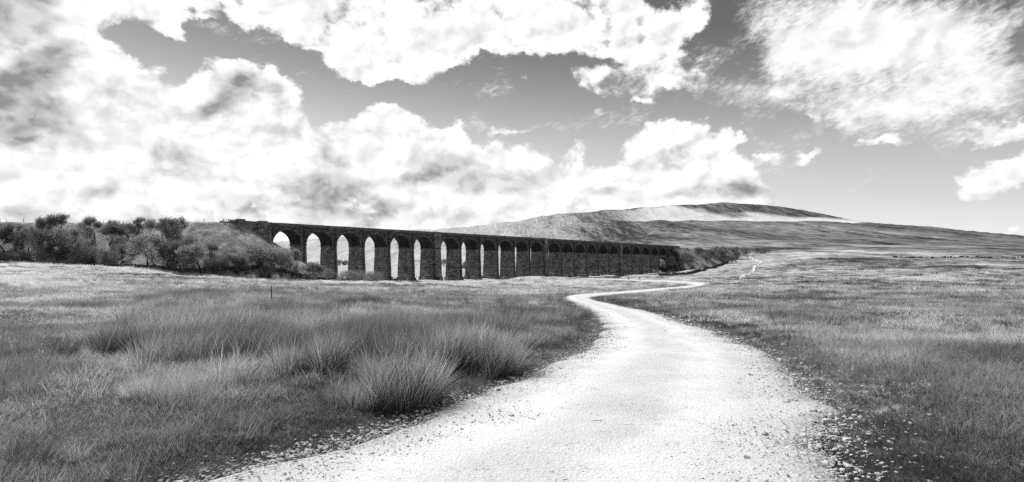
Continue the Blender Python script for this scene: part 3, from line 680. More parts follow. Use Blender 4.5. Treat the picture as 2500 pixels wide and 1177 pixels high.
# spandrel walls above each arch, running to the middle of the piers beside it
for i, (a, b) in enumerate(spans):
    la = (spans[i - 1][1] + a) / 2 if i > 0 else a - 0.6
    lb = (b + spans[i + 1][0]) / 2 if i < 23 else b + 0.6
    mid, hw = (a + b) / 2, (b - a) / 2
    xs = [la] + [mid - hw * math.cos(math.pi * k / NA) for k in range(NA + 1)] + [lb]
    zs = [SPRING] + [arch_z((x - mid) / hw) for x in xs[1:-1]] + [SPRING]
    mb = MB()
    for y, flip in ((0.0, False), (WID, True)):
        vs = [(x, y, z) for x, z in zip(xs, zs)] + [(x, y, STRG) for x in xs]; n = len(xs)
        fs = [(k, k + 1, n + k + 1, n + k) for k in range(n - 1)]
        mb.add(vs, [f[::-1] for f in fs] if flip else fs)
    bay = mb.build('spandrel', MAT_ST3, via)
    vb = MB()                                                    # the vault itself
    vs = [(x, 0.0, z) for x, z in zip(xs[1:-1], zs[1:-1])] + [(x, WID, z) for x, z in zip(xs[1:-1], zs[1:-1])]; n = NA + 1
    vb.add(vs, [(k, n + k, n + k + 1, k + 1) for k in range(NA)])
    vb.build('vault', MAT_VAULT, bay)  # darkest masonry of the viaduct
    for y0, y1 in ((-0.10, 0.25), (WID - 0.25, WID + 0.10)):     # dressed ring of voussoirs, standing slightly proud
        rb = MB(); inn = []; out = []
        for k in range(NA + 1):
            an = math.pi * k / NA; c, s_ = -math.cos(an), math.sin(an)
            inn.append((mid + (hw - 0.03) * c, SPRING + (RISE - 0.03) * s_)); out.append((mid + (hw + 0.85) * c, SPRING + (RISE + 0.85) * s_))
        vs = [(x, y0, z) for x, z in inn] + [(x, y0, z) for x, z in out] + [(x, y1, z) for x, z in inn] + [(x, y1, z) for x, z in out]
        fs = []
        for k in range(NA):
            fs += [(k, k + 1, n + k + 1, n + k), (2 * n + k, 3 * n + k, 3 * n + k + 1, 2 * n + k + 1), (n + k, n + k + 1, 3 * n + k + 1, 3 * n + k), (k, 2 * n + k, 2 * n + k + 1, k + 1)]
        rb.add(vs, fs); rb.build('arch_ring', MAT_ST2, bay)
# piers
def pier_prism(mb, x0, x1, y0, y1, zt, zb, bx, by):
    h = zt - zb; dx_, dy_ = h * bx, h * by
    mb.hexa([(x0 - dx_, y0 - dy_), (x1 + dx_, y0 - dy_), (x1 + dx_, y1 + dy_), (x0 - dx_, y1 + dy_)], [(x0, y0), (x1, y0), (x1, y1), (x0, y1)], zb, zt)
for i in range(23):
    a, b = spans[i][1], spans[i + 1][0]; king = i in (5, 11, 17)
    c = vpt((a + b) / 2, WID / 2); zg = float(np.min(surf_z(*[np.array([vpt(tt, ww)[k] for tt in (a - 1, b + 1) for ww in (-1, WID / 2, WID + 1)]) for k in (0, 1)]))) - 0.6 - ZTOP
    zg = min(zg, SPRING - 3.0)
    mb = MB(); pier_prism(mb, a, b, 0.03, WID - 0.03, SPRING - 0.75, zg, 0.030, 0.030)
    pier = mb.build('pier', MAT_ST, via)
    mb = MB(); mb.box(a - 0.22, b + 0.22, -0.22, WID + 0.22, SPRING - 0.35, SPRING); mb.box(a - 0.10, b + 0.10, -0.10, WID + 0.10, SPRING - 0.75, SPRING - 0.353)
    mb.build('impost', MAT_ST2, pier)
    hm = SPRING - 11.5                                           # a thin string of dressed stone half way down
    if zg < hm - 3:
        g = (SPRING - 0.75 - hm) * 0.030; mb = MB(); mb.box(a - g - 0.10, b + g + 0.10, 0.03 - g - 0.10, WID - 0.03 + g + 0.10, hm - 0.2, hm + 0.2); mb.build('band_course', MAT_ST2, pier)
    if zg < -22:
        hp = zg + 3.4; g = (SPRING - 0.75 - hp) * 0.030; mb = MB()
        g2 = g + 0.35 + 0.1; mb.hexa([(a - g2 - .1, -g2 - .1), (b + g2 + .1, -g2 - .1), (b + g2 + .1, WID + g2 + .1), (a - g2 - .1, WID + g2 + .1)], [(a - g2, -g2), (b + g2, -g2), (b + g2, WID + g2), (a - g2, WID + g2)], zg, hp); mb.build('plinth', MAT_ST, pier)
    if king:                                                     # broad pilaster strips carried up to the parapet
        for y0, s_ in ((0.0, -1), (WID, 1)):
            mb = MB(); m_ = (a + b) / 2; w = (b - a) / 2 - 0.5
            ya, yb = (-0.55, 0.3) if s_ < 0 else (WID - 0.3, WID + 0.55)
            mb.box(m_ - w, m_ + w, ya, yb, SPRING + 0.002, 0.12); mb.build('pilaster', MAT_ST, pier)
            h = SPRING - zg; g = h * 0.030
            mb = MB()
            if s_ < 0: mb.hexa([(m_ - w - g * .5, -0.55 - g), (m_ + w + g * .5, -0.55 - g), (m_ + w + g * .5, 0.4 - g), (m_ - w - g * .5, 0.4 - g)], [(m_ - w, -0.55), (m_ + w, -0.55), (m_ + w, 0.4), (m_ - w, 0.4)], zg, SPRING - 0.76)
            else: mb.hexa([(m_ - w - g * .5, WID - 0.4 + g), (m_ + w + g * .5, WID - 0.4 + g), (m_ + w + g * .5, WID + 0.55 + g), (m_ - w - g * .5, WID + 0.55 + g)], [(m_ - w, WID - 0.4), (m_ + w, WID - 0.4), (m_ + w, WID + 0.55), (m_ - w, WID + 0.55)], zg, SPRING - 0.76)
            mb.build('buttress', MAT_ST, pier)
    mb = MB(); xp = (a + b) / 2 - (0.0 if not king else 2.6); yp = -0.34 if not king else -0.85; mb.tube((xp, yp, STRG - 0.1), (xp, yp, SPRING - 0.9), 0.22, 0.22, 6); mb.tube((xp, yp, SPRING - 0.9), (xp, yp - (SPRING - zg) * 0.030 - 0.1, zg + 1.0), 0.22, 0.22, 6); mb.build('downpipe', MAT_IRON, pier)
# drain holes / tie plates on the spandrels
for i, (a, b) in enumerate(spans):
    for f_ in (0.22, 0.72):
        x = a + (b - a) * f_; mb = MB(); mb.hexa([(x + 0.38 * math.cos(q), -0.16) for q in ()] or [(x - .3, -0.14), (x + .3, -0.14), (x + .3, 0.1), (x - .3, 0.1)], [(x - .3, -0.14), (x + .3, -0.14), (x + .3, 0.1), (x - .3, 0.1)], STRG - 1.25, STRG - 0.65)
        mb.build('tie_plate', MAT_IRON, via)
TL, TRT = -27.0, T_END + 13.0
# abutments: solid walls whose feet are buried in the banks
def abut(x0, x1):
    mb = MB(); mb.box(x0, x1, 0.0, WID, -24.0, STRG); o = mb.build('abutment', MAT_ST, via); return o
abL = abut(TL, spans[0][0] - 0.62); abR = abut(spans[-1][1] + 0.62, TRT)
for ab, a, b in ((abL, spans[0][0] - 0.62, spans[0][0]), (abR, spans[-1][1], spans[-1][1] + 0.62)):
    mb = MB(); mb.box(a, b, 0.03, WID - 0.03, -24.0, SPRING - 0.76); mb.build('respond', MAT_ST, ab)
    mb = MB(); mb.box(a - 0.2, b + 0.2, -0.2, WID + 0.2, SPRING - 0.75, SPRING); mb.build('impost', MAT_ST2, ab)
for x0, x1, z1 in ((-23.4, -19.6, 0.75), (-14.2, -9.6, 0.45)):
    mb = MB(); mb.hexa([(x0, -0.45), (x1, -0.45), (x1, 0.9), (x0, 0.9)], [(x0, -0.45), (x1, -0.45), (x1, 0.9), (x0, 0.9)], -14.0, z1 - 0.4); mb.hexa([(x0 - .25, -0.7), (x1 + .25, -0.7), (x1 + .25, 1.1), (x0 - .25, 1.1)], [(x0 + .5, -0.3), (x1 - .5, -0.3), (x1 - .5, 0.8), (x0 + .5, 0.8)], z1 - 0.4, z1)
    mb.build('pilaster', MAT_ST, abL)
for x in (-17.4, -8.6):
    mb = MB(); mb.tube((x, -0.2, STRG - 0.4), (x, -0.2, STRG - (5.5 if x < -10 else 10)), 0.14, 0.14, 6); mb.build('downpipe', MAT_GREYSTONE, abL)
for y0, y1, q in ((-0.32, 0.95, 0), (WID - 0.95, WID + 0.32, 1)):
    mb = MB(); mb.box(TL, TRT, y0, y1, STRG, STRG + 0.42); mb.build('string_course', MAT_ST2, via)
    yy = (-0.05, 0.60) if q == 0 else (WID - 0.60, WID + 0.05)
    mb = MB(); mb.box(TL + 1, TRT, yy[0], yy[1], STRG + 0.42, -0.28); pa = mb.build('parapet', MAT_ST, via)
    mb = MB(); xq = TL + 1
    while xq < TRT - 0.5:                                        # coping stones laid end to end
        xn = min(xq + 3.2, TRT); mb.box(xq + 0.02, xn - 0.02, yy[0] - 0.14, yy[1] + 0.14, -0.278, random.uniform(-0.03, 0.03)); xq = xn
    tag(mb.build('coping', MAT_ST2, pa), kind='stuff')
mb = MB(); mb.box(TL, TRT, 0.96, WID - 0.96, STRG - 0.2, STRG + 0.35); mb.build('track_bed', MAT_GREYSTONE, via)
mb = MB()                                                        # wing walls stepping down into the banks
mb.box(TL - 6.0, TL, 0.1, 1.0, -6.0, STRG - 0.1); mb.build('wing_wall', MAT_ST, via)
for x, sx in ((T_END + 2.0, 0),):
    mb = MB(); mb.box(x, x + 1.2, -0.45, 0.9, -16, -0.2); mb.build('pilaster', MAT_ST, abR)

# ------------------------------------------------------------------ white rail fence on the bank top beside the abutment
fx0 = vpt(-29.0, -0.5); fx1 = vpt(-20.5, -1.2)
fe = empty('rail_fence', (fx0[0], fx0[1], ZRAIL), math.atan2(fx1[1] - fx0[1], fx1[0] - fx0[0]))
tag(fe, 'short three rail timber fence on the bank top beside the viaduct end', 'fence')
Lf = float(np.hypot(*(fx1 - fx0)))
for k in range(5):
    mb = MB(); mb.box(Lf * k / 4 - 0.12, Lf * k / 4 + 0.12, -0.1, 0.1, -1.0, 1.85); mb.build('post', MAT_WOOD, fe)
for z in (0.55, 1.1, 1.65):
    mb = MB(); mb.box(-0.2, Lf + 0.2, -0.16, -0.1, z - 0.08, z + 0.08); mb.build('rail', MAT_WOOD, fe)
mb = MB(); mb.tube((-3.2, 0, -1.2), (-0.1, 0, 1.2), 0.09, 0.09, 5); mb.build('brace', MAT_WOOD, fe)

# ------------------------------------------------------------------ lineside posts and cabinet on the left bank
post_px = [(0, 533), (15, 540), (58, 534), (107, 534), (160, 538), (252, 538), (301, 538), (480, 540), (498, 536), (520, 541), (527, 543)]
mb = MB(); mb.hexa([(-.09, -.09), (.09, -.09), (.09, .09), (-.09, .09)], [(-.07, -.07), (.07, -.07), (.07, .07), (-.07, .07)], -0.4, 1.0); PM = mb.mesh('lineside_post', MAT_IRON)
for px, pt in post_px:
    d_, i_ = 1e9, 0
    xs_ = railL; k = int(np.argmin(np.abs(CX + F * xs_[:, 0] / xs_[:, 1] - px))); Yk = xs_[k][1] - 3.0
    o = obj('lineside_post', PM, None, ((px - CX) * Yk / F, Yk, ZRAIL - 0.05)); o.scale = (1, 1, max(0.6, (545 - pt) * Yk / F))
    tag(o, 'thin dark post standing on the crest of the wooded railway bank', 'post', 'posts along the bank crest')
cabx = P(329, 0, 246); cab = empty('signal_cabinet', (cabx[0], 246, ZRAIL))
tag(cab, 'small dark square cabinet on the bank crest among bare trees', 'cabinet')
mb = MB(); mb.box(-.55, .55, -.4, .4, 0.0, 1.1); mb.build('body', MAT_IRON, cab)
mb = MB(); mb.hexa([(-.68, -.5), (.68, -.5), (.68, .5), (-.68, .5)], [(-.5, -.35), (.5, -.35), (.5, .35), (-.5, .35)], 1.1, 1.32); mb.build('lid', MAT_IRON, cab)

# ------------------------------------------------------------------ dry stone walls
def stone_wall(name, pts, label, height=1.1, step=0.55, seed=1, zfun=None):
    rr = random.Random(seed); c = catmull(pts, 10); arc = np.concatenate([[0], np.cumsum(np.linalg.norm(np.diff(c, axis=0), axis=1))])
    root = empty(name, (c[0][0], c[0][1], 0)); tag(root, label, 'wall')
    mb = MB(); cp = MB(); ox, oy = c[0]
    rows = 3; s = 0.0
    while s < arc[-1]:
        L = step * rr.uniform(0.7, 1.5)
        x = np.interp(s + L / 2, arc, c[:, 0]); y = np.interp(s + L / 2, arc, c[:, 1]); x2 = np.interp(s + L / 2 + .5, arc, c[:, 0]); y2 = np.interp(s + L / 2 + .5, arc, c[:, 1])
        an = math.atan2(y2 - y, x2 - x); z = float((zfun or surf_z)(np.array([x]), np.array([y]))[0]) - 0.15
        ca, sa = math.cos(an), math.sin(an)
        hh = 0.0
        for r_ in range(rows + 1):
            h = height / rows * rr.uniform(0.75, 1.2) if r_ < rows else height * 0.22 * rr.uniform(0.5, 1.6)
            l = L * rr.uniform(0.85, 1.0) / 2; w = (0.42 - 0.05 * r_) * rr.uniform(0.8, 1.1)
            q = lambda u, v: (x - ox + u * ca - v * sa, y - oy + u * sa + v * ca)
            k = rr.uniform(0.75, 0.98)
            (mb if r_ < rows else cp).hexa([q(-l, -w), q(l, -w), q(l, w), q(-l, w)], [q(-l * k, -w * k), q(l * k, -w * k), q(l * k, w * k), q(-l * k, w * k)], z + hh, z + hh + h - 0.02)
            hh += h
        s += L
    tag(mb.build('stone_courses', MAT_WALL, root), kind='stuff'); tag(cp.build('cope_stones', MAT_WALL, root), kind='stuff')
    return c, arc
wpx = [(-300, 636, 188), (0, 640, 192), (150, 649, 194), (300, 659, 198), (430, 667, 204), (560, 674, 212), (680, 682, 226), (800, 689, 240), (900, 694, 256), (960, 696, 268), (975, 696, 280)]
wall_c, wall_arc = stone_wall('dry_stone_wall', [((p[0] - CX) * p[2] / F, p[2]) for p in wpx], 'low dark dry stone wall along the foot of the wooded left bank', 1.25, seed=3)
r2 = [cast(x, y, 200)[:2] for x, y in ((1608, 673.5), (1640, 672.5), (1672, 670.5), (1700, 667), (1722, 660), (1742, 654), (1765, 647), (1778, 641))]
stone_wall('dry_stone_wall', r2, 'curving dark dry stone wall below the far end of the viaduct', 2.0, 1.1, seed=4)
# limestone scar on the right: broken blocks in a row
def scar(px0, px1, Yc, label, seed):
    rr = random.Random(seed); c = P((px0 + px1) / 2, 0, Yc); root = empty('rock_outcrop', (c[0], c[1], 0)); tag(root, label, 'rock outcrop', 'limestone outcrops on the right hand moor'); px = px0
    while px < px1:
        Y = Yc + rr.uniform(-3, 3); x = (px - CX) * Y / F; z = float(surf_z(np.array([x]), np.array([Y]))[0])
        h = rr.uniform(0.4, 1.5); w = rr.uniform(0.8, 2.4); d = rr.uniform(0.8, 1.6); k = rr.uniform(0.5, 0.85)
        mb = MB(); n = 7; ang = sorted(rr.uniform(0, 2 * math.pi) for _ in range(n)); rad = [rr.uniform(.75, 1.15) for _ in range(n)]
        mb.hexa([(x - c[0] + w * q * math.cos(a), Y - c[1] + d * q * math.sin(a)) for a, q in zip(ang, rad)], [(x - c[0] + w * q * k * math.cos(a), Y - c[1] + d * q * k * math.sin(a)) for a, q in zip(ang, rad)], z - 0.8, z + h)
        mb.build('rock', MAT_WALL, root)
        px += (w * 1.3 + rr.uniform(-0.6, 1.4)) * F / Y
scar(2185, 2330, 452, 'broken dark limestone scar across the right moor, inner part', 5)
scar(2345, 2520, 446, 'broken dark limestone scar reaching the right edge of the moor', 6)

# ------------------------------------------------------------------ field fences: thin posts in front of the wall
def post_fence(name, label, spacing, off, h, mat, t0, t1, seed):
    rr = random.Random(seed); root = empty(name, (wall_c[0][0], wall_c[0][1], 0)); tag(root, label, 'fence'); s = t0; tops = []
    PMm = MB(); PMm.hexa([(-.07, -.07), (.07, -.07), (.07, .07), (-.07, .07)], [(-.055, -.055), (.055, -.055), (.055, .055), (-.055, .055)], -0.3, h); me = PMm.mesh('post', mat)
    while s < t1:
        x = np.interp(s, wall_arc, wall_c[:, 0]); y = np.interp(s, wall_arc, wall_c[:, 1]) - off; z = float(surf_z(np.array([x]), np.array([y]))[0])
        o = obj('post', me, root, (x - wall_c[0][0], y - wall_c[0][1], z)); o.rotation_euler = (rr.uniform(-.05, .05), rr.uniform(-.05, .05), rr.uniform(0, 1.5)); o.scale = (1, 1, rr.uniform(0.85, 1.15))
        tops.append((x - wall_c[0][0], y - wall_c[0][1], z)); s += spacing * rr.uniform(0.7, 1.3)
    for zz in (0.45, 0.8, 1.12):
        mb = MB()
        for p, q in zip(tops[:-1], tops[1:]): mb.tube((p[0], p[1], p[2] + zz), (q[0], q[1], q[2] + zz), 0.012, 0.012, 3)
        mb.build('wire', MAT_IRON, root)
post_fence('post_and_wire_fence', 'post and wire fence in front of the wall along the left field edge', 4.6, 1.6, 1.35, MAT_PALEWOOD, 2, float(wall_arc[-1]) - 1, 9)
sp = cast(662, 735); o = MB(); o.tube((0, 0, -0.2), (0.02, 0, 1.0), 0.03, 0.025, 6); st = o.build('marker_stake', MAT_IRON, None, False, (sp[0], sp[1], float(surf_z(sp[0], sp[1])[0])))
tag(st, 'lone thin dark stake standing in the rushes of the left field', 'stake')
sg = cast(1392, 681); sgn = empty('information_sign', (sg[0], sg[1], float(surf_z(sg[0], sg[1])[0]))); tag(sgn, 'small dark sign board on posts where the track meets the piers', 'sign')
for x in (-0.5, 0.5):
    mb = MB(); mb.box(x - .08, x + .08, -.08, .08, -0.3, 1.3); mb.build('post', MAT_WOOD, sgn)
mb = MB(); mb.box(-0.8, 0.8, -0.14, -0.09, 0.8, 1.7); mb.build('board', MAT_IRON, sgn)

# ------------------------------------------------------------------ trees
def make_tree(seed, H, spread, stems, droop, leaves, lsize, dense=1.0):
    """trunk-and-limbs mesh and crown mesh of a small moorland tree"""
    rr = random.Random(seed); tr = MB(); tips = []
    tv, tf = [], []
    def grow(p, d, L, r, depth):
        n = 3 if depth < 2 else 2; q = p
        for k in range(n):
            d = (d + Vector((rr.gauss(0, .16), rr.gauss(0, .16), rr.gauss(0.02, .10) - droop * depth * 0.02))).normalized()
            q2 = q + d * (L / n); r2 = r * 0.80
            tr.tube(q, q2, r, r2, 5 if depth < 2 else 3); q, r = q2, r2
        if depth >= 4 or L < H * 0.045:
            tips.append((q, d)); return
        if depth >= 2: tips.append((q, d))
        kids = rr.choice((2, 3, 3)) if depth > 0 else rr.choice((3, 4))
        for c in range(kids):
            a = rr.uniform(0, 2 * math.pi); up = d.orthogonal().normalized(); up.rotate(Matrix.Rotation(a, 3, d))
            nd = (d * rr.uniform(0.55, 1.0) + up * rr.uniform(0.45, 0.95) * spread).normalized(); nd.z += 0.12 * (1 - droop)
            grow(q, nd.normalized(), L * rr.uniform(0.62, 0.85), r * rr.uniform(0.6, 0.8), depth + 1)
    for s_ in range(stems):
        a = rr.uniform(0, 6.28); lean = 0.1 if stems == 1 else 0.55
        grow(Vector((0.03 * H * math.cos(a), 0.03 * H * math.sin(a), -0.03 * H)), Vector((lean * math.cos(a), lean * math.sin(a), 1)).normalized(), H * (0.30 if stems == 1 else 0.24), H * (0.028 if stems == 1 else 0.018), 0)
    V, Fc = [], []
    zmax = max(q.z for q, _ in tips); ctr = sum((q for q, _ in tips), Vector()) / len(tips)
    per = max(3, int(leaves / len(tips)))
    for q, d in tips:
        for k in range(per):
            c = q + Vector((rr.gauss(0, .05), rr.gauss(0, .05), rr.gauss(0, .045))) * H + d * rr.uniform(-0.05, 0.06) * H
            s = lsize * H * rr.uniform(0.5, 1.3); u = Vector((rr.gauss(0, 1), rr.gauss(0, 1), rr.gauss(0, 1))).normalized(); v = u.orthogonal().normalized(); v.rotate(Matrix.Rotation(rr.uniform(0, 6.28), 3, u))
            w = u.cross(v); b = len(V); asp = rr.choice((0.22, 0.5, 0.8))
            V += [c - v * s, c + w * s * asp, c + v * s, c - w * s * asp]; Fc.append((b, b + 1, b + 2, b + 3))
    tm = tr.mesh('trunk', MAT_BARK, True)
    # scale so that the crown top sits exactly at H
    me = bpy.data.meshes.new('crown'); me.from_pydata([tuple(v) for v in V], [], Fc); me.update()
    top = np.percentile([v.z for v in V], 99); wid = np.percentile([math.hypot(v.x - ctr.x, v.y - ctr.y) for v in V], 95) * 2
    return tm, me, top, wid, (ctr.x, ctr.y)
variants = [make_tree(s, 10.0, sp_, st_, dr, lv, ls) for s, sp_, st_, dr, lv, ls in ((1, 0.95, 1, 0.2, 9000, 0.017), (2, 1.05, 2, 0.5, 9000, 0.017), (3, 0.9, 3, 0.3, 8000, 0.016), (8, 1.15, 4, 0.6, 9000, 0.016), (5, 1.0, 1, 0.6, 9000, 0.018), (6, 1.2, 6, 0.2, 11000, 0.014))]
leafmesh = {}
def crown_mesh(vi, mi):
    if (vi, mi) not in leafmesh:
        m = variants[vi][1].copy(); m.name = 'crown'; m.materials.clear(); m.materials.append(MAT_LEAF[mi]); leafmesh[(vi, mi)] = m
    return leafmesh[(vi, mi)]
def tree(name, label, cat, group, px, top, base, width, vi, mi, y0=150, Y=None):
    if Y is None: c = cast(px, base, y0, lambda X_, Y_: full_z(X_, Y_))
    else: c = np.array([(px - CX) * Y / F, Y, 0.0])
    z = float(surf_z(c[0], c[1])[0]); row_base = HY + (EYE - z) * F / c[1]
    H = (row_base - top) * c[1] / F; tm, cm, tz, wd, cc = variants[vi]
    o = empty(name, (c[0], c[1], z - 0.1), random.uniform(0, 6.28)); sz = H / tz; sx = min(max(width * c[1] / F / wd, 0.55 * sz), 2.4 * sz); o.scale = (sx, sx, sz)
    tag(o, label, cat, group)
    obj('trunk', tm, o); obj('crown', crown_mesh(vi, mi), o)
    return o
LT = [ # column, crown top row, foot row, width, variant, leaf, label
 (12, 550, 616, 62, 0, 0, 'slender tree at the very left end of the wooded bank'),
 (42, 549, 613, 60, 4, 1, 'dark slender tree, second from the left end of the wooded bank'),
 (68, 553, 618, 62, 1, 0, 'bare tree on the left bank, third from the photo edge'),
 (110, 557, 622, 70, 0, 0, 'two stemmed looking tree with dark trunk low on the left bank'),
 (88, 532, 585, 50, 4, 1, 'small tree breaking the skyline left of the largest crest tree'),
 (152, 524, 575, 60, 0, 0, 'tallest round tree breaking the skyline at the far left crest'),
 (182, 553, 618, 100, 1, 0, 'wide pale round tree half way up the left bank'),
 (232, 531, 580, 54, 4, 0, 'round tree on the crest right of the tallest skyline tree'),
 (264, 546, 600, 58, 0, 1, 'dark leaning tree with bare trunk on the open bank slope'),
 (276, 537, 572, 34, 2, 0, 'small crest bush between two round skyline trees'),
 (310, 545, 580, 54, 3, 1, 'dark low bush just below the bank crest'),
 (346, 531, 572, 30, 4, 0, 'thin skyline tree beside the small cabinet'),
 (368, 534, 578, 38, 2, 0, 'small rounded crest tree right of the cabinet'),
 (396, 532, 582, 38, 4, 0, 'narrow crest tree touching the broad skyline tree'),
 (426, 531, 592, 74, 1, 1, 'broad dark tree on the crest nearest the open grass slope'),
 (358, 569, 650, 100, 1, 0, 'large pale dome shaped tree in the middle of the left bank'),
 (214, 600, 652, 80, 5, 1, 'dark dome shaped thorn bush by the wall, left of the large pale tree'),
 (262, 606, 656, 52, 3, 1, 'small dark bush by the wall beside the dome shaped thorn'),
 (408, 588, 661, 68, 2, 1, 'dark many stemmed tree just right of the large pale dome tree'),
 (440, 590, 663, 60, 4, 1, 'dark tree behind the pale tree near the middle of the wall'),
 (487, 597, 666, 78, 0, 2, 'pale crowned tree with short dark trunk near the middle of the wall'),
 (516, 590, 630, 44, 2, 0, 'small grey bush on the slope above the pale crowned tree'),
 (546, 618, 667, 56, 3, 0, 'low grey tree by the wall below the grassy slope'),
 (577, 620, 668, 56, 2, 0, 'middle one of three low trees by the wall below the grassy slope'),
 (606, 622, 671, 52, 3, 1, 'dark low tree by the wall left of the twisted tree'),
 (640, 601, 676, 82, 0, 2, 'tall twisted pale tree standing before the left abutment'),
 (688, 602, 676, 62, 2, 2, 'pale fine twigged tree in front of the first arch opening'),
 (716, 607, 678, 62, 4, 0, 'tree with curved trunk covering the foot of the first pier'),
 (748, 641, 687, 54, 0, 0, 'small spreading tree in front of the second arch'),
 (792, 654, 688, 76, 3, 0, 'low spreading bush below the second pier'),
 (858, 659, 693, 78, 5, 1, 'dense dark round bush below the third pier'),
 (912, 662, 695, 52, 5, 1, 'dark rounded bush below the fourth pier at the wall end'),
 (18, 612, 641, 92, 5, 1, 'dark low scrub at the left end of the wall'),
 (72, 614, 642, 66, 3, 1, 'dark scrub bush behind the wall near its left end'),
 (140, 590, 640, 55, 4, 1, 'dark slim tree behind the wall below the wide pale tree'),
 (300, 596, 640, 44, 2, 1, 'dark slender tree on the slope beside the large pale dome tree'),
 (468, 575, 628, 50, 3, 1, 'dark bush on the upper slope right of the broad crest tree'),
 (660, 640, 680, 46, 3, 1, 'dark undergrowth bush beneath the twisted pale tree'),
 (520, 632, 668, 50, 5, 1, 'low dark bush by the wall right of the pale crowned tree'),
]
for i, (px, tp, bs, w, vi, mi, lab) in enumerate(LT):
    tree('moorland_tree' if 'tree' in lab.split(' ')[-1] or ' tree' in lab else 'thorn_bush', lab, 'tree' if ' tree' in lab.split(' beside')[0].split(' beneath')[0].split(' left of')[0].split(' right of')[0] and not 'bush' in lab.split(' between')[0].split(' on ')[0].split(' by ')[0] else 'bush', 'trees on the left railway bank', px, tp, bs, w, vi, mi)
RT = [
 (1707, 603, 622, 24, 5, 1, 'round dark bush nearest the viaduct end in the right hand clump'),
 (1733, 608, 634, 26, 5, 0, 'tall round bush on the left side of the right hand clump'),
 (1758, 606, 636, 28, 5, 1, 'large round bush in the centre of the right hand clump'),
 (1746, 601, 620, 24, 3, 1, 'bush at the back of the right hand clump, left of centre'),
 (1766, 601, 620, 24, 5, 1, 'bush at the back of the right hand clump, at its centre'),
 (1784, 603, 626, 24, 3, 1, 'bush at the back of the right hand clump, right of centre'),
 (1768, 621, 640, 20, 5, 0, 'small pale round bush at the front of the right hand clump'),
 (1788, 622, 641, 20, 5, 1, 'small dark round bush at the front right of the right hand clump'),
 (1800, 612, 634, 20, 5, 0, 'upright pale round bush on the right of the right hand clump'),
 (1796, 602, 620, 18, 3, 1, 'dark bush behind the upright pale bush of the right hand clump'),
 (1816, 604, 626, 22, 5, 1, 'round bush near the right end of the clump'),
 (1832, 605, 620, 20, 3, 1, 'dark low bush, second from the right end of the clump'),
 (1848, 604, 619, 22, 5, 1, 'last dark bush at the right end of the clump'),
 (1872, 611, 617, 30, 3, 1, 'flat dark scrub beyond the right end of the clump'),
]
for px, tp, bs, w, vi, mi, lab in RT: tree('gorse_bush', lab, 'bush', 'round bushes beyond the viaduct end', px, tp, bs, w, vi, mi, 400)
# a few far trees and a white farmhouse in the valley beyond the arches
for px, tp, bs, w, vi, lab in ((826, 634, 648, 12, 5, 'distant tree seen through the third arch, left one'), (836, 636, 648, 13, 3, 'distant tree seen through the third arch, middle one'), (845, 635, 648, 12, 5, 'distant tree seen through the third arch, right one'),
        (757, 640, 655, 18, 5, 'distant pale tree seen through the second arch'), (1122, 640, 656, 8, 3, 'distant tree left of the white farmhouse behind the piers'), (1136, 638, 656, 9, 5, 'distant tree right of the white farmhouse behind the piers'), (1083, 632, 652, 12, 5, 'distant dark tree seen past the first thick pier')):
    tree('distant_tree', lab, 'tree', 'distant trees beyond the arches', px, tp, bs, w, vi, 1, 600)
hc = cast(1129, 655, 600); fh = empty('farmhouse', (hc[0], hc[1], float(surf_z(hc[0], hc[1])[0])), 0.5); tag(fh, 'tiny white farmhouse in the valley seen between two piers', 'house')
mb = MB(); mb.box(-5, 5, -3, 3, -1, 4.2); mb.build('wall', MAT_WHITE, fh)
mb = MB(); mb.add([(-5.3, -3.3, 4.2), (5.3, -3.3, 4.2), (5.3, 3.3, 4.2), (-5.3, 3.3, 4.2), (-5.3, 0, 7), (5.3, 0, 7)], [(0, 1, 5, 4), (2, 3, 4, 5), (0, 4, 3), (1, 2, 5), (0, 3, 2, 1)]); rf = mb.build('roof', MAT_SLATE, fh)
mb = MB(); mb.box(-4.9, -3.9, -0.4, 0.4, 6, 8.2); mb.build('chimney', MAT_WHITE, rf)
for x in (-3, 0, 3):
    mb = MB(); mb.box(x - .5, x + .5, -3.06, -2.9, 1.6, 3.0); mb.build('window', MAT_IRON, fh)

